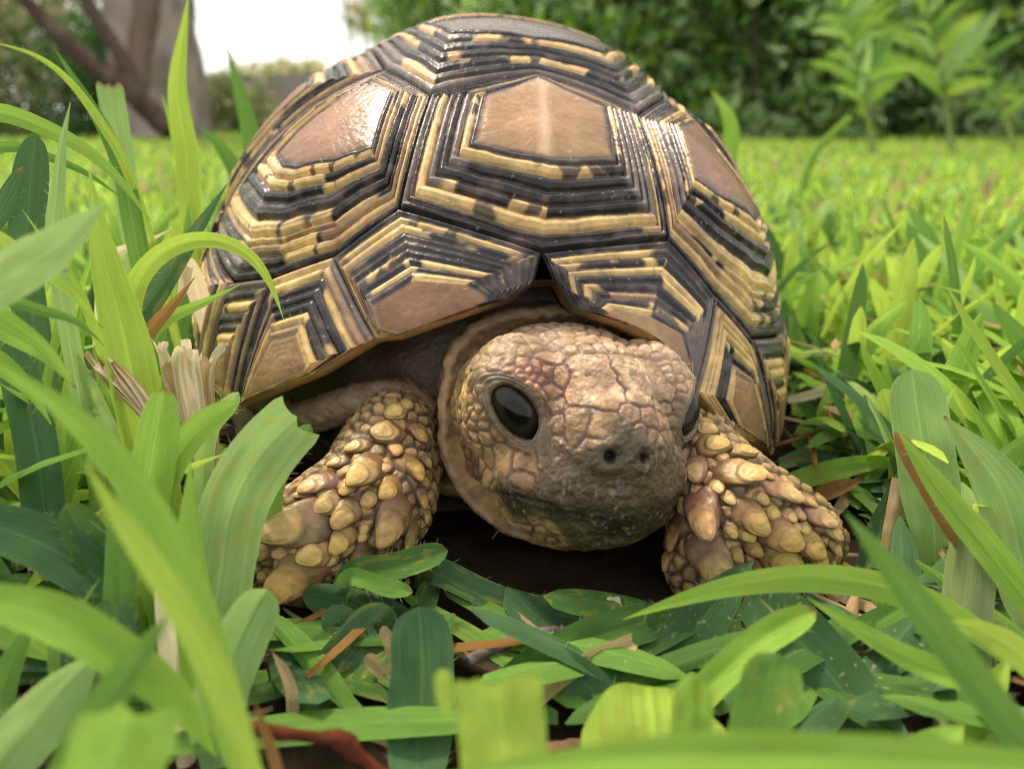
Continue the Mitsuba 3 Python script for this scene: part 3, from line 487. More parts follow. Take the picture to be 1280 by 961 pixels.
# ------------------------------------------------------------------ grass blades that stand out one by one
BI = [0]
def blade_mesh(c, w, tone, tip='p', face=0.0, fold=.25, curl=0.0, m=9, n=40, up=None, wave=.0, hair=0):
    """c: centre line (k, 3) from base to tip in metres; w: full width in metres; face: turn of the blade about its own line, in degrees from facing the viewer."""
    c = spline(c, n); t = np.linspace(0, 1, n); tg = unit(np.gradient(c, axis=0))
    ref = unit(CAM - c) if up is None else np.tile(np.asarray(up, float), (n, 1))
    nn = unit(ref - tg * (ref * tg).sum(1)[:, None])
    for _ in range(3): nn = unit(np.vstack([nn[:1], (nn[:-2] + nn[1:-1] + nn[2:]) / 3, nn[-1:]])); nn = unit(nn - tg * (nn * tg).sum(1)[:, None])
    sd = np.cross(tg, nn); fa = np.radians(face + curl * (t - .5)); nn, sd = nn * np.cos(fa)[:, None] + sd * np.sin(fa)[:, None], sd * np.cos(fa)[:, None] - nn * np.sin(fa)[:, None]
    if tip == 'r': prof = np.where(t > .80, np.sqrt(np.maximum(0, 1 - ((t - .80) / .2) ** 2.4)), 1) * (.62 + .38 * sstep(0, .45, t))
    elif tip == 't': prof = (.8 + .2 * sstep(0, .3, t)) * np.where(t > .975, .9, 1)
    elif tip == 's': prof = np.ones(n)
    else: prof = (.7 + .3 * sstep(0, .3, t)) * np.where(t > .45, np.maximum(0, 1 - ((t - .45) / .55) ** 2.0), 1)
    if tip in 'rp': prof = np.maximum(prof, .04)
    BI[0] += 1; s = BI[0]
    prof = prof * (1 + .07 * (meshkit.noise(np.stack([t * 7, t * 0 + s, t * 0], -1), 3) - .5))
    u = np.linspace(-1, 1, m); wv = (meshkit.noise(np.stack([np.repeat(t * 6, m), np.tile(u, n) * 1.2 + s, np.zeros(n * m)], -1), 5).reshape(n, m) - .5) * (.22 + wave)
    rag = np.zeros(m)
    if tip == 't': rag = (meshkit.noise(np.stack([u * 5 + s, 0 * u, 0 * u], -1), 7) - .6) * w * .2
    off = fold * (np.abs(u)[None] ** 1.3 - .4) + wv - .05 * np.exp(-(u / .12) ** 2)[None]
    hw = (w / 2 * prof)[:, None]
    v = c[:, None] + sd[:, None] * (u[None] * hw)[..., None] + nn[:, None] * (off * hw)[..., None]
    v = v + (tg[-1] * rag[:, None])[None] * sstep(.93, 1, t)[:, None, None]
    uv = np.stack([np.tile(tone + .01 + .98 * (u + 1) / 2, (n, 1)), np.repeat((BI[0] % 500 + .005 + .99 * t)[:, None], m, 1)], -1).reshape(-1, 2)
    V_, F_ = v.reshape(-1, 3), grid_faces(n, m)
    if hair:
        hr = np.random.default_rng(s); hv, hu = [], []
        for q in range(hair):
            i = hr.integers(2, n - 2); e = hr.choice([0, m - 1]); o = v[i, e]; out = unit((v[i, e] - v[i, m // 2]) + .7 * tg[i] * np.linalg.norm(v[i, e] - v[i, m // 2]) + nn[i] * hr.normal() * hw[i, 0] * .5); L = hr.uniform(.0006, .0017)
            hv += [o - tg[i] * .00003, o + tg[i] * .00003, o + out * L]; hu += [[8.5, .5]] * 3
        F_ = np.vstack([F_, np.arange(3 * hair).reshape(-1, 3) + len(V_)]); V_ = np.vstack([V_, hv]); uv = np.vstack([uv, hu])
    return trimesh.Trimesh(V_, F_, process=False), uv
def dmax(y): return (CAM_H - .0015) / max(1e-3, -(FW[2] - UP[2] * (y - 480.5) / FPX))
def pix(pts, clamp=True): return np.array([P(x, y, min(d, dmax(y)) if clamp and y > 180 else d) for x, y, d in pts])
def blade(label, tone, wpx, tip, pts, face=0, fold=.3, curl=0, name='grass_leaf', cat='blade of grass', group='broad grass blades around the tortoise', root=True, wave=0.0, bsdf='blade'):
    c = pix(pts); w = wpx / FPX * np.mean([p[2] for p in pts])
    if root and c[0, 2] > .004:
        b = c[0]; d = unit(c[0] - c[1]) * .4 + np.array([0, .1, -1]); d = unit(d); L = (b[2] - .0) / max(.2, -d[2]); c = np.vstack([b + d * L, b + d * L * .5, c]); c[0, 2] = max(c[0, 2], -.001)
    me, uv = blade_mesh(c, w, tone, tip, face, fold, curl, wave=wave, hair=26 if .086 < pts[0][2] < .18 and tone < 6 else 60 if tone == 9 else 0)
    k = put(name, me, bsdf, True, uv=uv); tag(k, label, cat, group); return k
B = blade
# left cluster, nearest first
B('long blurred lime blade arching down across the lower left corner', 1, 46, 'p', [(330, 1010, .080), (292, 920, .078), (245, 765, .076), (175, 620, .075), (90, 520, .075), (-20, 445, .076)], 0, .25, root=False)
B('blurred yellow green blade with an orange brown tip', 0, 34, 'p', [(325, 1000, .066), (285, 880, .066), (215, 745, .066), (150, 650, .066), (105, 575, .066)], 10, root=False)
B('blurred blade sweeping in from the left edge above the bottom left corner', 1, 56, 'p', [(-40, 745, .076), (60, 768, .076), (140, 812, .076), (215, 870, .078), (270, 945, .082)], 0, root=False)
B('wide blurred lime blade with a bitten brown top edge in the bottom left corner', 1, 120, 't', [(120, 1060, .060), (135, 980, .060), (165, 885, .060)], 15, .2, root=False)
B('blurred dark green pointed blade crossing near the bottom left corner', 2, 46, 'p', [(70, 980, .068), (110, 910, .068), (160, 840, .068), (210, 768, .068)], -10, root=False)
B('pale folded blade with a light midrib at the bottom left', 5, 76, 'p', [(-30, 990, .088), (20, 930, .090), (75, 865, .092), (125, 815, .095)], 20, .5, root=False)
B('dark blue green blade with a pale midrib lying in from the left edge', 4, 66, 'r', [(-50, 640, .105), (10, 662, .105), (75, 690, .106), (140, 735, .108)], -8, root=False)
B('short round tipped dark blade with light edges left of the foreground arch', 3, 50, 'r', [(160, 790, .112), (140, 735, .11), (112, 680, .108), (82, 630, .107)], 8, .4)
B('upright grey green blade by the left edge', 4, 46, 'r', [(58, 655, .122), (50, 590, .123), (38, 520, .125), (12, 430, .13)], 0)
B('narrow lime blade leaning behind the grey green one', 1, 30, 'p', [(66, 650, .126), (88, 585, .127), (110, 520, .128), (128, 470, .13)], 0)
B('upright bright green blade with a rounded tip in front of the straw husk', 1, 50, 'r', [(180, 680, .110), (185, 620, .110), (195, 550, .110), (206, 484, .111)], 12, .5)
B('bright green blade curving right in front of the straw husk', 1, 36, 'r', [(198, 650, .113), (212, 590, .112), (245, 540, .112), (296, 503, .113)], -15, .4)
B('short pale leaf tip peeping out below the left edge scute', 5, 24, 'r', [(262, 535, .118), (280, 512, .118), (298, 490, .118)], 10)
B('broad pale green blade with a frayed tip in front of the left foreleg', 5, 84, 't', [(262, 820, .108), (272, 740, .109), (288, 650, .111), (322, 575, .113), (372, 522, .116)], 18, .22, wave=.1)
B('small dark leaf tip behind the frayed pale blade', 2, 26, 'r', [(345, 600, .124), (368, 560, .124), (388, 530, .124)], 0)
B('upright lime blade left of the frayed pale blade', 1, 46, 'p', [(245, 850, .100), (240, 760, .101), (236, 680, .102), (238, 575, .103)], 5, .35)
B('rounded light green leaf below the left foreleg', 5, 66, 'r', [(268, 900, .098), (280, 850, .098), (305, 790, .100), (334, 736, .102)], 15, .35)
B('upright dark green blade in the left thicket', 2, 38, 'r', [(150, 830, .104), (150, 760, .104), (152, 690, .105), (158, 610, .106)], 0)
B('small grey green leaf tip in the left thicket', 4, 22, 'r', [(172, 820, .1), (160, 785, .1), (152, 752, .1)], 0)
B('whitish upright grass stem in the lower left', 8, 22, 's', [(218, 880, .098), (212, 830, .098), (207, 780, .098), (204, 720, .099)], 0, -.6, name='grass_shoot', cat='grass stem', group='grass stems')
B('thin stalk leaning between the left blades', 2, 14, 'p', [(70, 800, .100), (95, 765, .1), (125, 722, .1)], 0)
B('dark blade at the lower left edge', 2, 34, 'p', [(0, 870, .1), (18, 820, .1), (45, 770, .1)], 0)
B('shaded blade below the left edge arch', 3, 40, 'r', [(110, 900, .098), (125, 850, .098), (132, 790, .1), (130, 750, .102)], -20)
# upper left
B('pale blurred blade slanting up from the left edge', 5, 58, 'p', [(-60, 395, .084), (0, 352, .084), (65, 310, .085), (131, 254, .086)], 0, .2, root=False)
B('broad upright yellow spotted blade at the left', 0, 58, 'p', [(172, 500, .124), (160, 440, .124), (143, 370, .126), (128, 310, .127), (112, 215, .128)], 10, .35)
B('slim lime blade arching over to hang beside the shell', 0, 25, 'p', [(163, 400, .130), (172, 352, .130), (205, 315, .130), (262, 300, .130), (310, 318, .131), (338, 355, .132), (354, 398, .133)], 0, .35)
B('green blade with a withered tip touching the shell edge', 1, 22, 'p', [(176, 450, .133), (200, 405, .134), (250, 380, .135), (300, 356, .137)], 10)
B('curled orange brown dead leaf beside the shell', 7, 26, 'p', [(172, 450, .130), (185, 415, .130), (212, 385, .131), (243, 347, .132)], 15, .5, name='dead_leaf', cat='dead leaf', group='dead leaves')
B('long dark blade leaning behind the arching lime one', 4, 34, 'p', [(150, 440, .158), (190, 372, .160), (235, 305, .162), (284, 230, .165)], 5)
B('tall bright lime blade standing against the tree trunk', 0, 29, 'p', [(236, 240, .215), (233, 190, .215), (222, 120, .215), (226, 60, .216), (236, -8, .217)], 12, .3)
B('small lime leaf beside the tall bright blade', 0, 12, 'p', [(222, 190, .217), (212, 150, .217), (202, 118, .217)], 0)
B('long green blade leaning left in front of the dark bush', 2, 25, 'p', [(165, 275, .170), (150, 205, .171), (115, 135, .172), (68, 60, .173)], 10)
B('thin lime blade arching across the top left corner', 0, 12, 'p', [(160, 215, .170), (125, 152, .17), (85, 100, .17), (40, 68, .17), (-15, 52, .17)], 0)
B('whitish blade with a torn tip at the upper left', 5, 30, 't', [(158, 240, .20), (150, 190, .2), (142, 140, .2), (136, 104, .2)], 5)
B('narrow pale blade with light edges at the upper left', 5, 24, 'p', [(68, 300, .118), (70, 250, .118), (76, 190, .119), (88, 128, .12)], 20, .5)
B('dark green blade with a rounded tip at the left edge', 4, 40, 'r', [(30, 330, .142), (34, 280, .142), (38, 225, .143), (45, 168, .144)], 0)
B('small dark leaf leaning right at the left edge', 4, 24, 'r', [(-25, 310, .138), (0, 265, .138), (28, 208, .139)], 0)
B('green blade curving down from the left edge above the pale one', 1, 24, 'p', [(-30, 148, .138), (50, 158, .138), (110, 190, .138), (155, 232, .139), (188, 278, .14)], -10)
B('short dark blade crossing under the curving one', 2, 15, 'p', [(-10, 190, .150), (60, 196, .15), (110, 218, .15), (155, 250, .15)], 0)
B('faint green blade blurred in front of the bright gap', 2, 24, 'p', [(325, 235, .34), (312, 165, .34), (298, 110, .34), (283, 55, .34)], 8)
B('blurred green blade bending left before the trunk', 2, 24, 'p', [(305, 240, .30), (290, 205, .3), (268, 175, .3), (250, 160, .3)], 0)
B('yellow green blade arching in from the left edge below the pale one', 0, 26, 'p', [(-30, 296, .118), (35, 325, .118), (85, 362, .118), (128, 410, .12)], 0)
B('mid green blade running right from the left edge', 2, 21, 'p', [(-30, 378, .112), (45, 386, .112), (95, 402, .112), (130, 432, .113)], 5)
B('wide lime blade descending from the left edge', 1, 50, 'p', [(-50, 385, .108), (10, 410, .108), (55, 440, .108), (95, 485, .11)], 0)
B('lime blade at the left edge behind the foreground arch', 1, 34, 'p', [(-40, 440, .112), (10, 462, .112), (40, 492, .112), (64, 530, .113)], 0)
B('straight upright lime blade beside the yellow spotted one', 1, 24, 'p', [(80, 580, .128), (88, 500, .128), (98, 430, .128), (108, 360, .129)], 0)
B('thin bright blade tip among the left blades', 0, 11, 'p', [(110, 390, .120), (85, 340, .12), (55, 300, .12), (28, 262, .12)], 0)
B('pale straw leaf lying behind the left blades', 8, 15, 'p', [(140, 322, .175), (170, 308, .175), (215, 285, .175)], 0, name='dead_leaf', cat='dead leaf', group='dead leaves')
B('pinkish straw leaf hanging beside the shell', 8, 26, 'p', [(232, 330, .165), (230, 355, .165), (215, 385, .165)], 0, name='dead_leaf', cat='dead leaf', group='dead leaves')
# below the head
B('broad flat dark green blade with a yellow scar upright below the chin', 4, 84, 'r', [(520, 1010, .102), (523, 930, .104), (528, 850, .108), (524, 758, .112)], 10, .14)
B('dark round tipped blade lying below the left foreleg', 4, 44, 'r', [(535, 790, .126), (490, 768, .125), (440, 752, .124), (378, 744, .124)], -30, .35)
B('dark leaf with a light edge pointing right beside the left foreleg', 3, 38, 'r', [(440, 722, .126), (480, 712, .126), (520, 702, .126), (560, 688, .126)], -25, .5)
B('short bright leaf under the light edged one', 2, 24, 'r', [(438, 722, .123), (470, 730, .123), (516, 740, .123)], -20)
B('folded dark leaf curling down below the left foreleg', 4, 44, 'r', [(425, 775, .120), (440, 800, .119), (438, 828, .118), (420, 852, .117)], 10, .4)
B('broad blue green leaf lying in the shade at the bottom', 4, 62, 'r', [(470, 780, .120), (440, 815, .116), (405, 860, .112), (385, 912, .110)], 0, .3)
B('dark blade pointing right below the chin', 4, 40, 't', [(540, 715, .134), (610, 745, .131), (680, 764, .129), (753, 772, .128)], -30, .3)
B('dark green leaf with brown scars lying below the right foreleg', 3, 52, 't', [(610, 880, .112), (670, 835, .113), (735, 800, .116), (812, 776, .120)], -10, .25)
B('blurred lime blade with a square cut top at the bottom edge', 0, 112, 't', [(640, 1040, .068), (632, 960, .068), (622, 845, .069)], 5, .15, root=False)
B('small blurred lime flap beside the square cut blade', 0, 22, 'r', [(560, 895, .0685), (556, 868, .0685), (553, 836, .0685)], 0, root=False)
B('short blurred blade in front of the round leaf', 1, 50, 'r', [(860, 975, .080), (862, 925, .081), (866, 842, .082)], 15, .45, root=False)
B('upright blurred blade with a round tip right of the round leaf', 2, 74, 'r', [(930, 1010, .082), (940, 940, .082), (955, 880, .083), (972, 816, .084)], 15, .4, root=False)
B('long blurred green blade lying across the bottom edge', 1, 60, 'p', [(1330, 965, .060), (1100, 950, .060), (850, 945, .060), (560, 968, .060)], 0, .2, root=False)
B('dark blue green blade leaning left below the right foreleg', 4, 70, 'p', [(815, 880, .116), (845, 825, .118), (885, 765, .121), (942, 700, .125)], 5, .25)
B('long lime blade reaching left below the right foreleg', 1, 36, 'p', [(1275, 830, .108), (1200, 775, .108), (1110, 735, .108), (1010, 722, .108), (900, 735, .108), (778, 774, .109)], -10, .3, root=False)
B('green blade bending right with a rounded tip', 1, 40, 'r', [(870, 880, .100), (905, 840, .100), (955, 798, .101), (1020, 762, .102)], -10, .4)
B('wide dark blade with a pale midrib running down to the bottom edge', 4, 84, 'r', [(1130, 960, .106), (1085, 905, .108), (1035, 840, .111), (935, 735, .118)], 5, .18)
B('lime blade with two white spots', 1, 34, 'p', [(1230, 860, .096), (1165, 834, .096), (1090, 796, .096), (1008, 746, .097)], 5)
B('blurred long blade with a reddish tip crossing the lower right corner', 2, 44, 'p', [(1320, 970, .074), (1250, 890, .074), (1175, 790, .074), (1110, 705, .074), (1056, 640, .074)], 0, .25, root=False)
B('bright lime blade pointing left at the right edge', 0, 36, 'p', [(1340, 880, .092), (1290, 830, .092), (1235, 792, .092), (1178, 775, .092)], -5, root=False)
B('straight lime blade leaning left above the stout stem', 1, 36, 'p', [(1310, 785, .110), (1250, 705, .111), (1185, 625, .112), (1122, 538, .113)], 5, .4, root=False)
B('reddish brown dead leaf behind the straight lime blade', 7, 26, 'r', [(1215, 700, .116), (1185, 650, .116), (1150, 590, .116), (1118, 540, .116)], 10, .5, name='dead_leaf', cat='dead leaf', group='dead leaves')
B('wide upright pale green blade at the right', 5, 68, 'r', [(1170, 720, .138), (1166, 640, .139), (1155, 560, .14), (1140, 462, .142)], 10, .2)
B('wide pale blade with a nibbled tip at the right edge', 5, 72, 'p', [(1300, 790, .118), (1280, 710, .118), (1255, 620, .119), (1180, 520, .121)], 10, .25, root=False)
B('stout hairy green stem at the lower right', 9, 60, 'r', [(1196, 1000, .108), (1200, 900, .109), (1206, 790, .111), (1222, 640, .116)], 0, -.7, name='grass_shoot', cat='grass stem', group='grass stems')
B('lime blade arching left behind the right foreleg', 1, 26, 'p', [(990, 605, .170), (1040, 588, .168), (1090, 578, .165), (1145, 578, .16)], 0)
B('pale blade with a straw tip behind the right foreleg', 5, 22, 'p', [(975, 580, .20), (1030, 562, .198), (1080, 548, .195), (1125, 530, .19)], 0)
B('dry tan stem stump behind the right foreleg', 6, 20, 's', [(1108, 700, .142), (1116, 655, .142), (1126, 598, .143)], 0, -.6, name='grass_shoot', cat='grass stem', group='grass stems')
B('dark blade leaning right behind the right foreleg', 4, 32, 'p', [(1080, 710, .144), (1105, 655, .144), (1132, 582, .145)], 0)
B('yellow leaf tip beside the wide upright pale blade', 0, 34, 'r', [(1130, 560, .160), (1120, 525, .16), (1104, 486, .16)], 0)
B('lime leaf tip rising from the bottom right', 1, 60, 'p', [(1100, 1000, .086), (1150, 955, .086), (1205, 905, .088)], 0, root=False)
B('yellow green blade behind the crossing blade at the lower right', 0, 40, 'p', [(1215, 960, .1), (1230, 890, .1), (1262, 820, .1)], 0)
B('dark leaf in the shade between straw and the bottom edge', 4, 52, 'p', [(775, 900, .108), (745, 868, .109), (718, 838, .110), (700, 805, .112)], 0)
B('green blade leaning right behind the long lime one', 2, 40, 'p', [(1015, 860, .116), (1050, 815, .117), (1095, 780, .118), (1150, 745, .12)], 0)
B('green blade at the lower right edge', 2, 44, 'p', [(1275, 980, .094), (1268, 930, .094), (1252, 880, .095)], 0, root=False)
B('thin upright blade right of the shell', 1, 20, 'p', [(905, 250, .42), (913, 190, .42), (912, 150, .42), (888, 112, .42)], 0, root=False)
B('leaning green blade right of the shell edge', 1, 36, 'p', [(985, 500, .26), (1000, 440, .26), (1010, 390, .26), (1025, 330, .262)], 0)
B('bright blade curving right of the shell', 0, 26, 'p', [(1000, 520, .24), (1015, 470, .24), (1050, 440, .24), (1080, 430, .24)], 0)
# straw and twigs that can be told apart
D = dict(name='dead_leaf', cat='dead leaf', group='dead leaves')
B('tan straw strip lying below the right foreleg', 6, 22, 't', [(662, 885, .107), (700, 848, .109), (745, 822, .112), (792, 802, .114)], -5, .7, **D)
B('upright straw sliver left of the blue green leaf', 6, 15, 'p', [(362, 915, .103), (366, 875, .104), (356, 840, .105), (340, 814, .106)], 0, .5, **D)
B('orange tan straw at the bottom left of the red twig', 7, 14, 'p', [(355, 990, .080), (340, 940, .080), (318, 876, .080)], 0, .5, root=False, **D)
B('small straw sliver pointing up beside the scarred blade', 6, 15, 'r', [(500, 850, .112), (492, 820, .113), (478, 782, .114)], 0, .5, **D)
B('rounded straw flake beside the scarred blade', 6, 18, 'r', [(500, 858, .111), (480, 842, .112), (458, 818, .112)], 0, .5, **D)
B('straw bundle stump below the right foreleg', 8, 18, 't', [(800, 870, .112), (785, 850, .113), (768, 828, .113)], 0, .6, **D)
B('pale upright straw bit under the chin', 8, 16, 't', [(772, 800, .124), (772, 775, .124), (766, 745, .125)], 0, .6, **D)
B('brown dead stalk under the blue green leaf', 6, 18, 's', [(505, 930, .108), (455, 912, .109), (405, 898, .11)], 0, -.5, **D)
B('pale straw lying on the lawn right of the shell', 8, 12, 'p', [(985, 500, .21), (1030, 488, .21), (1065, 470, .21)], 0, .5, root=False, **D)
B('upright brown dead stalk right of the shell', 7, 13, 's', [(1032, 570, .20), (1040, 520, .20), (1048, 470, .201)], 0, .5, **D)
B('curled brown dead leaf behind the tip of the right foreleg', 7, 20, 'p', [(1012, 625, .165), (1040, 612, .164), (1078, 600, .163)], 0, .6, root=False, **D)
B('straw blade slanting behind the right foreleg', 6, 15, 'p', [(1090, 585, .17), (1060, 620, .166), (1035, 655, .162)], 0, .5, root=False, **D)
husk = 'straw husk beside the left edge of the shell'
hr = np.random.default_rng(31)
for i in range(15):
    a = (i - 7) / 7.0; x0 = 252 + 17 * a; wob = hr.uniform(-7, 7); top = 408 + hr.uniform(0, 34) + 16 * abs(a); dd = .1245 + .0035 * a * a + (.004 if i % 4 == 3 else 0)
    pts = [(x0 - 2 * a, 592, dd), (x0 - 5 + 6 * a, 545, dd - .0005), (x0 - 14 + 10 * a, 490, dd), (x0 - 20 + 15 * a + wob * .4, (490 + top) / 2 - 10, dd), (x0 - 20 + 21 * a + wob * 1.6, top, dd - .001 * abs(wob) / 4)]
    me, uv = blade_mesh(pix(pts), hr.uniform(9, 15) / FPX * .125, [8, 8, 6, 8, 12][i % 5], 'p' if i % 2 else 't', -28 * a, hr.uniform(.2, .6), hr.uniform(-40, 40), wave=.9); put('straw_husk__sheath', me, 'blade', True, uv=uv)
for i in range(9):
    a = (i - 4) / 4.0; pts = [(214 + 5 * a, 565, .1225), (188 + 9 * a, 520, .122), (152 + 14 * a, 478 - 4 * a, .1215), (126 + 18 * a + hr.uniform(-5, 5), 450 + 6 * a + hr.uniform(-8, 8), .121)]
    me, uv = blade_mesh(pix(pts), hr.uniform(7, 12) / FPX * .122, [6, 8, 7, 8][i % 4], 'p' if i % 3 else 't', 10 - 25 * a, .4, hr.uniform(-30, 30), wave=.7); put('straw_husk__sheath', me, 'blade', True, uv=uv)
tag('straw_husk', 'frayed pale ' + husk, 'dry husk')
scene['bark'] = {'type': 'twosided', 'bsdf': {'type': 'diffuse', 'reflectance': vc()}}
def twig(name, label, pts, r, col, n=60):
    t = tube([P(x, y, min(d, dmax(y))) for x, y, d in pts], r, 14, n, .35, 3); v = np.array(t.vertices); q = meshkit.fbm(v * np.array([700, 500, 700]), 4, 9)
    k = put(name, t, 'bark', True, color=np.array(col) * (.4 + 1.2 * q[:, None])); tag(k, label, 'twig', 'twigs on the ground'); return k
twig('twig', 'red brown twig at the bottom edge below the left foreleg', [(295, 908, .087), (350, 915, .088), (405, 922, .09), (425, 925, .09), (450, 945, .09), (490, 975, .09)], [.0008, .0008, .0009, .0013, .0009, .0008], (.085, .026, .015))
twig('twig', 'grey bark twig with a cut end below the chin', [(585, 826, .116), (620, 808, .118), (670, 792, .121), (730, 786, .124)], [.0009, .0009, .0008, .0007], (.17, .14, .12))
twig('twig', 'brown stick at the bottom edge right of the square cut blade', [(640, 940, .100), (690, 938, .1), (740, 932, .101)], [.0012, .0012, .0011], (.13, .075, .05))
def disc_leaf(key, label, x, y, d, r, tone, tilt=12, rot=0.0, squash=1.0):
    c = P(x, y, d); vw = unit(CAM - c); a = RT; b = unit(np.cross(vw, a)); nrm = unit(vw * math.cos(math.radians(tilt)) + b * math.sin(math.radians(tilt))); b = np.cross(nrm, a)
    nr, ns = 14, 60; th = np.arange(ns) * 2 * np.pi / ns; rr = np.linspace(.02, 1, nr); R = r / FPX * d
    wob = 1 + .05 * np.sin(3 * th + 1) + .03 * np.sin(7 * th)
    X = np.outer(rr, np.cos(th) * wob); Y = np.outer(rr, np.sin(th) * wob) * squash; Z = .10 * (X ** 2 + Y ** 2) + .10 * (meshkit.noise(np.stack([X * 2.2 + x, Y * 2.2, X * 0], -1), 4) - .5)
    v = c + R * (X[..., None] * a + Y[..., None] * b + Z[..., None] * nrm)
    BI[0] += 1; uv = np.stack([tone + .01 + .98 * (X + 1.1) / 2.2, BI[0] % 500 + .01 + .5 * (Y + 1.1) / 2.2], -1).reshape(-1, 2)
    k = fresh(key); scene[k] = mikit.ply(trimesh.Trimesh(v.reshape(-1, 3), grid_faces(nr, ns, True), process=False), 'blade', True, uv=uv); tag(k, label, 'leaf', 'broad leaves'); return k
disc_leaf('round_leaf', 'round lime green leaf standing at the bottom edge', 819, 948, .092, 92, 0, 10)
disc_leaf('round_leaf', 'oval green leaf beside the twiggy stem on the right lawn', 1105, 462, .34, 34, 1, 50, squash=.6)
disc_leaf('round_leaf', 'bright oval leaf at the right edge of the lawn', 1255, 465, .30, 40, 1, 45, squash=.6)
disc_leaf('round_leaf', 'pale oval leaf near the right edge behind the bright one', 1240, 425, .38, 32, 5, 50, squash=.6)
def stalk(label, pts, r, tone):
    t = tube([P(*q) for q in pts], r, 8, 30, .2, 4); uv = np.tile([[tone + .3, 3.5]], (len(t.vertices), 1)); k = put('grass_stalk', t, 'blade', True, uv=uv); tag(k, label, 'grass stalk', 'grass stalks on the right lawn')
stalk('pale fallen grass stalk on the right lawn', [(1018, 400, .42), (1060, 360, .43), (1105, 335, .44), (1155, 292, .45)], .0032, 9)
stalk('dark grass stalk near the right edge', [(1205, 405, .42), (1240, 345, .42), (1285, 280, .42)], .0028, 2)
stalk('thin weed stalk rising before the hedge', [(1000, 260, .6), (1012, 205, .6), (1030, 178, .6), (1062, 148, .6)], .003, 1)

# ------------------------------------------------------------------ lawn and litter that nobody could count
OUT = Polygon([(235, 440), (262, 290), (290, 230), (345, 145), (425, 75), (505, 35), (565, 20), (650, 22), (765, 55), (835, 110), (905, 185), (955, 275), (985, 370), (990, 500), (985, 570), (1060, 650), (1062, 700), (1040, 730), (860, 740), (760, 740), (560, 700), (440, 760), (330, 760), (290, 690), (300, 520), (250, 470)])
import shapely
def make_lawn(n, ybounds, xspread, hrange, wrange, seg, m, tones, probs, seed, power=1.0, tilt=(0, .8), bend=(0, 1.2), keep=None, z0=0.0):
    r = np.random.default_rng(seed); y = ybounds[0] + (ybounds[1] - ybounds[0]) * r.random(n) ** power; x = (r.random(n) * 2 - 1) * xspread(y)
    hgt = r.uniform(*hrange, n) * (.6 + .7 * meshkit.fbm(np.stack([x * 6, y * 6, 0 * x], -1), 2, seed)) * (1 - .45 * sstep(.22, .55, y)); w = r.uniform(*wrange, n); az = r.random(n) * 2 * np.pi
    t = np.linspace(0, 1, seg + 1); d = np.stack([np.cos(az), np.sin(az), 0 * az], -1)
    th = r.uniform(*tilt, n)[:, None] + r.uniform(*bend, n)[:, None] * t[None]; st = hgt[:, None] / seg
    hx = np.concatenate([np.zeros((n, 1)), np.cumsum(np.sin(th[:, 1:]) * st, 1)], 1); hz = np.maximum(np.concatenate([np.zeros((n, 1)), np.cumsum(np.cos(th[:, 1:]) * st, 1)], 1), .0012) + z0
    c = np.stack([x, y, 0 * x], -1)[:, None] + d[:, None] * hx[..., None] + np.array([0, 0, 1.0]) * hz[..., None]
    fa = r.uniform(-.9, .9, n); side = np.stack([-np.sin(az + fa), np.cos(az + fa), 0 * az], -1); nrm = unit(np.cross(side, d * .5 + np.array([0, 0, 1])))
    pr = np.where(t > .5, np.sqrt(np.maximum(0, 1 - ((t - .5) / .5) ** 2.2)), 1) * (.7 + .3 * np.minimum(1, t * 3)); pr = np.maximum(pr, .06); u = np.linspace(-1, 1, m)
    v = c[:, :, None] + side[:, None, None] * (w[:, None, None] / 2 * pr[None, :, None] * u[None, None])[..., None] + nrm[:, None, None] * (w[:, None, None] / 2 * pr[None, :, None] * (np.abs(u) * .4)[None, None])[..., None]
    ok = np.ones(n, bool)
    loc = (np.stack([x, y], -1) - SC[:2]) @ SR[:2, :2].T; ok &= (loc[:, 0] / .075) ** 2 + (loc[:, 1] / .105) ** 2 > 1
    pv = proj(v.reshape(n, -1, 3).reshape(-1, 3)).reshape(n, -1, 3); ins = shapely.contains_xy(OUT, pv[..., 0].ravel(), pv[..., 1].ravel()).reshape(n, -1)
    ok &= ~((ins & (pv[..., 2] < .235)).any(1))
    if keep is not None: ok &= keep(x, y, hgt, pv)
    v = v[ok]; k = len(v); tone = r.choice(tones, k, p=probs); per = (seg + 1) * m
    f = (grid_faces(seg + 1, m)[None] + (np.arange(k) * per)[:, None, None]).reshape(-1, 3)
    if m > 4:
        uv = np.stack([tone[:, None, None] + .01 + .98 * np.broadcast_to((u + 1) / 2, (k, seg + 1, m)), (np.arange(k) % 400)[:, None, None] + .005 + .99 * np.broadcast_to(t[:, None], (k, seg + 1, m))], -1)
    else: uv = np.broadcast_to(np.stack([tone + r.random(k) * .98, 0 * tone], -1)[:, None, None], (k, seg + 1, m, 2))
    return trimesh.Trimesh(v.reshape(-1, 3), f, process=False), np.array(uv).reshape(-1, 2)
def near_keep(x, y, h, pv):
    front = (np.abs(x - .012) < .062) & (y < .20)
    return (pv[..., 2].min(1) > .105) & ~(front & (h > .012))
me, uv = make_lawn(5200, (.10, .62), lambda y: .06 + y * .82, (.022, .068), (.0032, .0078), 9, 5, [0, 1, 2, 3, 4, 5, 6], [.32, .36, .17, .05, .03, .07, .0], 71, 1.0, (.0, 1.05), (.1, 1.7), near_keep)
scene['lawn_near'] = mikit.ply(me, 'blade', True, uv=uv); tag('lawn_near', 'broad leaved grass filling the lawn around the tortoise', 'grass', kind='stuff')
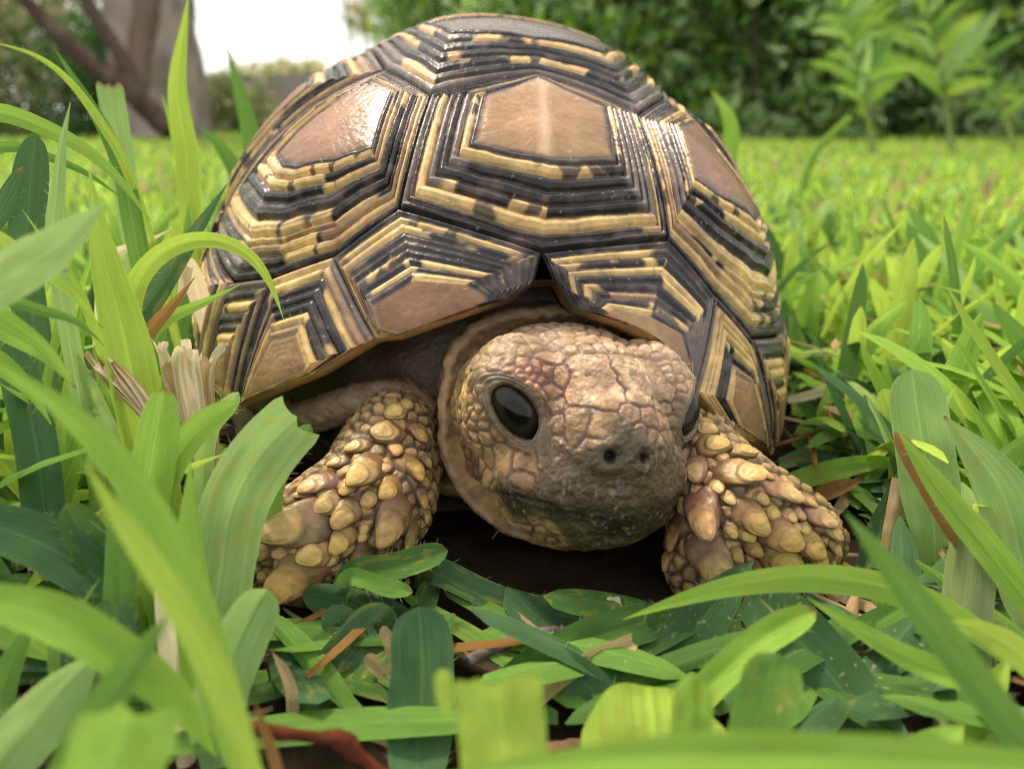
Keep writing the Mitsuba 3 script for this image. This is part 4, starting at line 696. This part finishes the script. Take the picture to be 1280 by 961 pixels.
me, uv = make_lawn(1500, (.085, .26), lambda y: .15 + 0 * y, (.018, .048), (.004, .0078), 8, 5, [2, 3, 4, 6], [.28, .40, .30, .02], 75, 1.0, (1.0, 1.5), (-.1, .5), lambda x, y, h, pv: pv[..., 2].min(1) > .093, .002)
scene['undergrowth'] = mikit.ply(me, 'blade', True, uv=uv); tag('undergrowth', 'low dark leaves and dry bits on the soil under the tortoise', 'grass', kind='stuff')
me, uv = make_lawn(70000, (.45, 4.2), lambda y: .1 + y * .85, (.030, .066), (.004, .008), 5, 3, [0, 1, 2, 5, 6], [.50, .17, .03, .22, .08], 72, 1.35, (0, 1.0), (0, 1.5))
scene['lawn'] = mikit.ply(me, 'lawn_leaf', True, uv=uv); tag('lawn', 'sunlit yellow green lawn stretching back to the hedge', 'grass', kind='stuff')
r = np.random.default_rng(9); vs, fs, uvs = [], [], []
for i in range(1150):
    x, y = (r.uniform(-.24, .24), r.uniform(.08, .36)) if i < 420 else (r.uniform(.06, .5), r.uniform(.14, .7)); a = r.random() * 6.283; L, w = r.uniform(.008, .035), r.uniform(.0006, .0024); d = np.array([math.cos(a), math.sin(a), r.uniform(-.12, .12)]); s = np.array([-math.sin(a), math.cos(a), r.uniform(-.4, .4)])
    c = np.array([x, y, r.uniform(.0005, .006) if i < 420 else r.uniform(.004, .022)]); tt = np.linspace(-.5, .5, 5); cc = c + np.outer(tt * L, d) + np.outer((.25 - tt ** 2) * r.uniform(-.2, .3) * L, [0, 0, 1])
    n_ = np.cross(d, s); q = cc[:, None] + np.array([-1, 0, 1])[None, :, None] * np.array([.15, .8, 1, .7, .1])[:, None, None] * s * w / 2 + np.array([0, .35, 0])[None, :, None] * n_ * w
    fs.append(grid_faces(5, 3) + sum(len(z) for z in vs) if False else grid_faces(5, 3) + 15 * i); vs.append(q.reshape(-1, 3)); uvs.append(np.column_stack([np.tile(r.choice([6, 7, 7, 6]) + np.array([.05, .5, .95]), 5), np.repeat(i % 400 + .2 + .6 * (tt + .5), 3)]))
scene['dry_litter'] = mikit.ply(trimesh.Trimesh(np.vstack(vs), np.vstack(fs), process=False), 'blade', True, uv=np.vstack(uvs)); tag('dry_litter', 'dry straw bits littering the soil between the blades', 'straw', kind='stuff')

# ------------------------------------------------------------------ behind: hedge, weeds, trunk, wall, far trees
def leaves(centres, sizes, r, tones, probs, aspect=.45):
    n = len(centres); d = unit(r.normal(size=(n, 3)) + np.array([0, 0, .2])); s = unit(np.cross(d, r.normal(size=(n, 3)))); nr = np.cross(d, s)
    k = np.array([(0, 0, 0), (.35, 1, .12), (.35, -1, .12), (.7, .75, .05), (.7, -.75, .05), (1, 0, -.15), (.4, 0, -.06)])
    v = centres[:, None] + sizes[:, None, None] * (k[None, :, :1] * d[:, None] + k[None, :, 1:2] * aspect / 2 * s[:, None] + k[None, :, 2:] * nr[:, None])
    f = np.array([(0, 6, 1), (0, 2, 6), (1, 6, 3), (2, 4, 6), (3, 6, 5), (4, 5, 6)]); f = (f[None] + (np.arange(n) * 7)[:, None, None]).reshape(-1, 3)
    tone = r.choice(tones, n, p=probs) + r.random(n) * .98; return trimesh.Trimesh(v.reshape(-1, 3), f, process=False), np.repeat(np.column_stack([tone, 0 * tone]), 7, 0)
def crown_points(n, c, rad, r, clump=3.0, thr=.47, seed=0):
    q = unit(r.normal(size=(n * 4, 3))) * (r.random(n * 4) ** .45)[:, None]; p = q * rad + c
    k = meshkit.fbm(p * clump / max(.2, min(rad)), 3, seed) > thr; p = p[k][:n]; return p[p[:, 2] > .01]
def shrub(key, label, cat, c, rad, n, size, tones, probs, seed, group, stems=4, stem_col=(.12, .085, .06), clump=1.5, thr=.46, aspect=.45):
    r = np.random.default_rng(seed); c = np.array(c); key = fresh(key); p = crown_points(n, c, np.array(rad), r, clump, thr, seed)
    me, uv = leaves(p, r.uniform(.45, 1.5, len(p)) * size, r, tones, probs, aspect); scene[key + '__crown'] = mikit.ply(me, 'lawn_leaf', False, uv=uv)
    for i in range(stems):
        b = np.array([c[0] + r.normal() * rad[0] * .15, c[1] + r.normal() * rad[1] * .15, -.02]); tp = c + r.uniform(-.6, .6, 3) * rad + np.array([0, 0, rad[2] * .2]); md = (b + tp) / 2 + r.normal(size=3) * .06 * rad[2]
        t = tube([b, md, tp], [size * .35, size * .25, size * .1], 8, 20, .2, i); nm = key + '__stem' + (f'_{i:03d}' if i else ''); scene[nm] = mikit.ply(t, 'bark', True, color=np.tile(stem_col, (len(t.vertices), 1)))
    tag(key, label, cat, group)
def G(xpx, depth): p = P(xpx, 480.5, depth); return p[0], p[1]     # ground position under a pixel column, at a distance
hedge_notes = ['hedge shrub directly behind the top of the shell', 'hedge shrub right of the top of the shell', 'shady hedge shrub behind the upright thin blade', 'hedge shrub behind the leafy weeds', 'dark hedge shrub right of the leafy weeds', 'hedge shrub at the right edge', 'hedge shrub just outside the right edge']
for i, (x, d, rx, rz) in enumerate([(610, 3.9, .55, .9), (720, 3.2, .5, .85), (850, 3.4, .5, 1.0), (975, 3.0, .45, .9), (1110, 3.3, .5, 1.0), (1230, 3.0, .45, .95), (1370, 3.2, .5, 1.0)]):
    X, Y = G(x, d); shrub('hedge_shrub', hedge_notes[i], 'shrub', (X, Y + .3, rz * .72), (rx, .45, rz), 9000, .06, [0, 11, 2, 3, 5], [.14, .52, .16, .03, .15] if i not in (2, 4) else [.08, .48, .28, .06, .1], 100 + i, 'hedge shrubs behind the lawn')
for i, x in enumerate((660, 860, 1060, 1280)):
    X, Y = G(x, 4.6); shrub('hedge_tree', ['tall dark bush behind the hedge, above the shell', 'tall dark bush behind the hedge, right of the shell', 'tall dark bush behind the leafy weeds', 'tall dark bush behind the hedge at the right edge'][i], 'bush', (X, Y + .6, 1.1), (1.0, .6, 1.5), 9500, .10, [11, 2, 3, 5], [.55, .25, .08, .12], 120 + i, 'bushes behind the hedge')
def weed(label, xpx, d, top, nleaf, L, tones, seed, ybase=185):
    key = fresh('leafy_weed'); r = np.random.default_rng(seed); b = np.array([*G(xpx, d), 0]); tp = P(top[0], top[1], d); t = tube([b, (b + tp) / 2 + np.array([.01, 0, 0]), tp], [.006, .005, .003], 8, 24)
    scene[key + '__stem'] = mikit.ply(t, 'bark', True, color=np.tile((.12, .16, .05), (len(t.vertices), 1)))
    for i in range(nleaf):
        f = .35 + .65 * i / (nleaf - 1); o = b + (tp - b) * f; az = i * 2.4 + r.uniform(-.4, .4); out = np.array([math.cos(az), math.sin(az) * .7, r.uniform(.1, 1.1)]); l = L * r.uniform(.5, 1.25) * (1.1 - .35 * f)
        me, uv = blade_mesh(np.array([o, o + out * l * .5, o + out * l + np.array([0, 0, -.18 * l])]), l * r.uniform(.2, .3), tones[i % len(tones)], 'p', 0, .3, 0, 5, 12, up=(0, -.8, .6)); nm = key + '__leaf' + (f'_{i:03d}' if i else ''); scene[nm] = mikit.ply(me, 'blade', True, uv=uv)
    tag(key, label, 'weed', 'leafy weeds before the hedge')
weed('light green leafy weed left of its taller neighbour before the hedge', 1052, 1.5, (1055, 8), 22, .11, [1, 1, 5, 2], 5)
weed('taller leafy weed with bright top leaves before the hedge', 1142, 1.6, (1150, -20), 24, .135, [0, 1, 2, 5], 6)
weed('small leafy weed low before the hedge at the right', 1215, 1.7, (1218, 60), 14, .09, [1, 2, 2], 8)
def trunk(key, label, pts, radii, col, cat='tree', group=None, seed=0):
    t = tube(pts, radii, 28, 110, .24, seed); v = np.array(t.vertices); q = meshkit.fbm(v * np.array([38, 38, 9]), 4, seed); key = fresh(key)
    scene[key + '__trunk'] = mikit.ply(t, 'bark', True, color=np.array(col) * (.15 + 1.7 * q[:, None])); tag(key, label, cat, group); return key
X, Y = G(247, 3.2); trunk('grey_tree', 'thick grey brown tree trunk left of the bright gap', [(X, Y, -.1), (X + .01, Y, .4), (X, Y, 1.0), (X - .03, Y, 2.2)], [.175, .160, .155, .15], (.36, .30, .275), seed=3)
X, Y = G(150, 3.0); k = trunk('leaning_tree', 'dark branching tree leaning in the upper left corner', [P(215, 165, 2.4), P(165, 118, 2.4), P(85, 55, 2.4), P(10, -25, 2.4)], [.035, .032, .028, .022], (.085, .06, .05), seed=5)
for i, (q, rr) in enumerate((([(172, 122, 2.4), (150, 70, 2.42), (118, 20, 2.42), (95, -30, 2.42)], .022), ([(168, 120, 2.45), (176, 60, 2.5), (182, 20, 2.5), (188, -30, 2.5)], .04))):
    t = tube([P(*z) for z in q], rr, 12, 30, .2, i); scene[k + '__branch' + (f'_{i:03d}' if i else '')] = mikit.ply(t, 'bark', True, color=np.tile((.085, .06, .05) if i == 0 else (.16, .115, .095), (len(t.vertices), 1)))
left_notes = ['olive bush in the upper left corner', 'dark bush at the foot of the leaning tree', 'olive brown bush left of the leaning tree', 'low dark bush beside the grey trunk', 'dull tall bush behind the leaning tree', 'dull tall bush outside the upper left corner']
for i, (x, d, rx, rz, zc, tn, pr) in enumerate([(40, 3.6, .45, .6, .55, [2, 12, 6, 9], [.25, .4, .1, .25]), (165, 3.1, .24, .26, .22, [3, 4], [.5, .5]), (-60, 3.2, .4, .6, .4, [2, 12, 9], [.3, .4, .3]), (80, 3.3, .35, .34, .2, [2, 12, 9], [.3, .4, .3]), (110, 4.6, .7, 1.3, 1.3, [12, 6, 9, 5], [.4, .2, .25, .15]), (-40, 4.8, .8, 1.3, 1.2, [12, 9, 6], [.45, .4, .15])]):
    X, Y = G(x, d); shrub('olive_bush', left_notes[i], 'bush', (X, Y + .2, zc), (rx, .35, rz), 4200, .035 if d < 4 else .06, tn, pr, 140 + i, 'bushes on the left', aspect=.3)
X0, Y0 = G(300, 5.2); X1, _ = G(520, 5.2); zt = P(400, 100, 5.2)[2]
w = trimesh.creation.box((X1 - X0, .2, zt)); w.apply_translation(((X0 + X1) / 2, Y0, zt / 2)); w = w.subdivide().subdivide().subdivide(); vq = meshkit.fbm(np.array(w.vertices) * 5, 4, 3) * 1.5 - .25
scene['garden_wall'] = mikit.ply(w, 'bark', False, color=np.array((.42, .37, .35)) * (.7 + .6 * vq[:, None])); tag('garden_wall', 'low grey garden wall at the back below the bright gap', 'wall')
for i, (x, y, d, rx, rz, n, tn, note) in enumerate([(528, 4, 9.0, .50, .42, 2600, [9, 12, 2], 'olive far tree above the left shoulder of the shell'), (600, -12, 10.0, .45, .40, 1800, [12, 9, 5], 'far tree above the top of the shell'), (448, 8, 12.0, .34, .5, 500, [12, 5, 8], 'thin washed out tree in the bright gap'), (356, 92, 6.5, .42, .10, 700, [12, 8, 5], 'pale washed out bush above the garden wall')]):
    shrub('far_tree' if i < 3 else 'pale_bush', note, 'tree' if i < 3 else 'bush', P(x, y, d), (rx, .3, rz), n, .10 if i < 3 else .07, tn, [.4, .35, .25], 160 + i, 'far trees' if i < 3 else None, stems=3, thr=.45)  # palest leaf tones carry the washed out glare of the bright gap
X, Y = G(335, 4.4); shrub('olive_bush', 'low olive bush at the foot of the garden wall', 'bush', (X, Y, .12), (.22, .2, .2), 1500, .04, [12, 9, 2], [.4, .35, .25], 171, 'bushes on the left', aspect=.3)
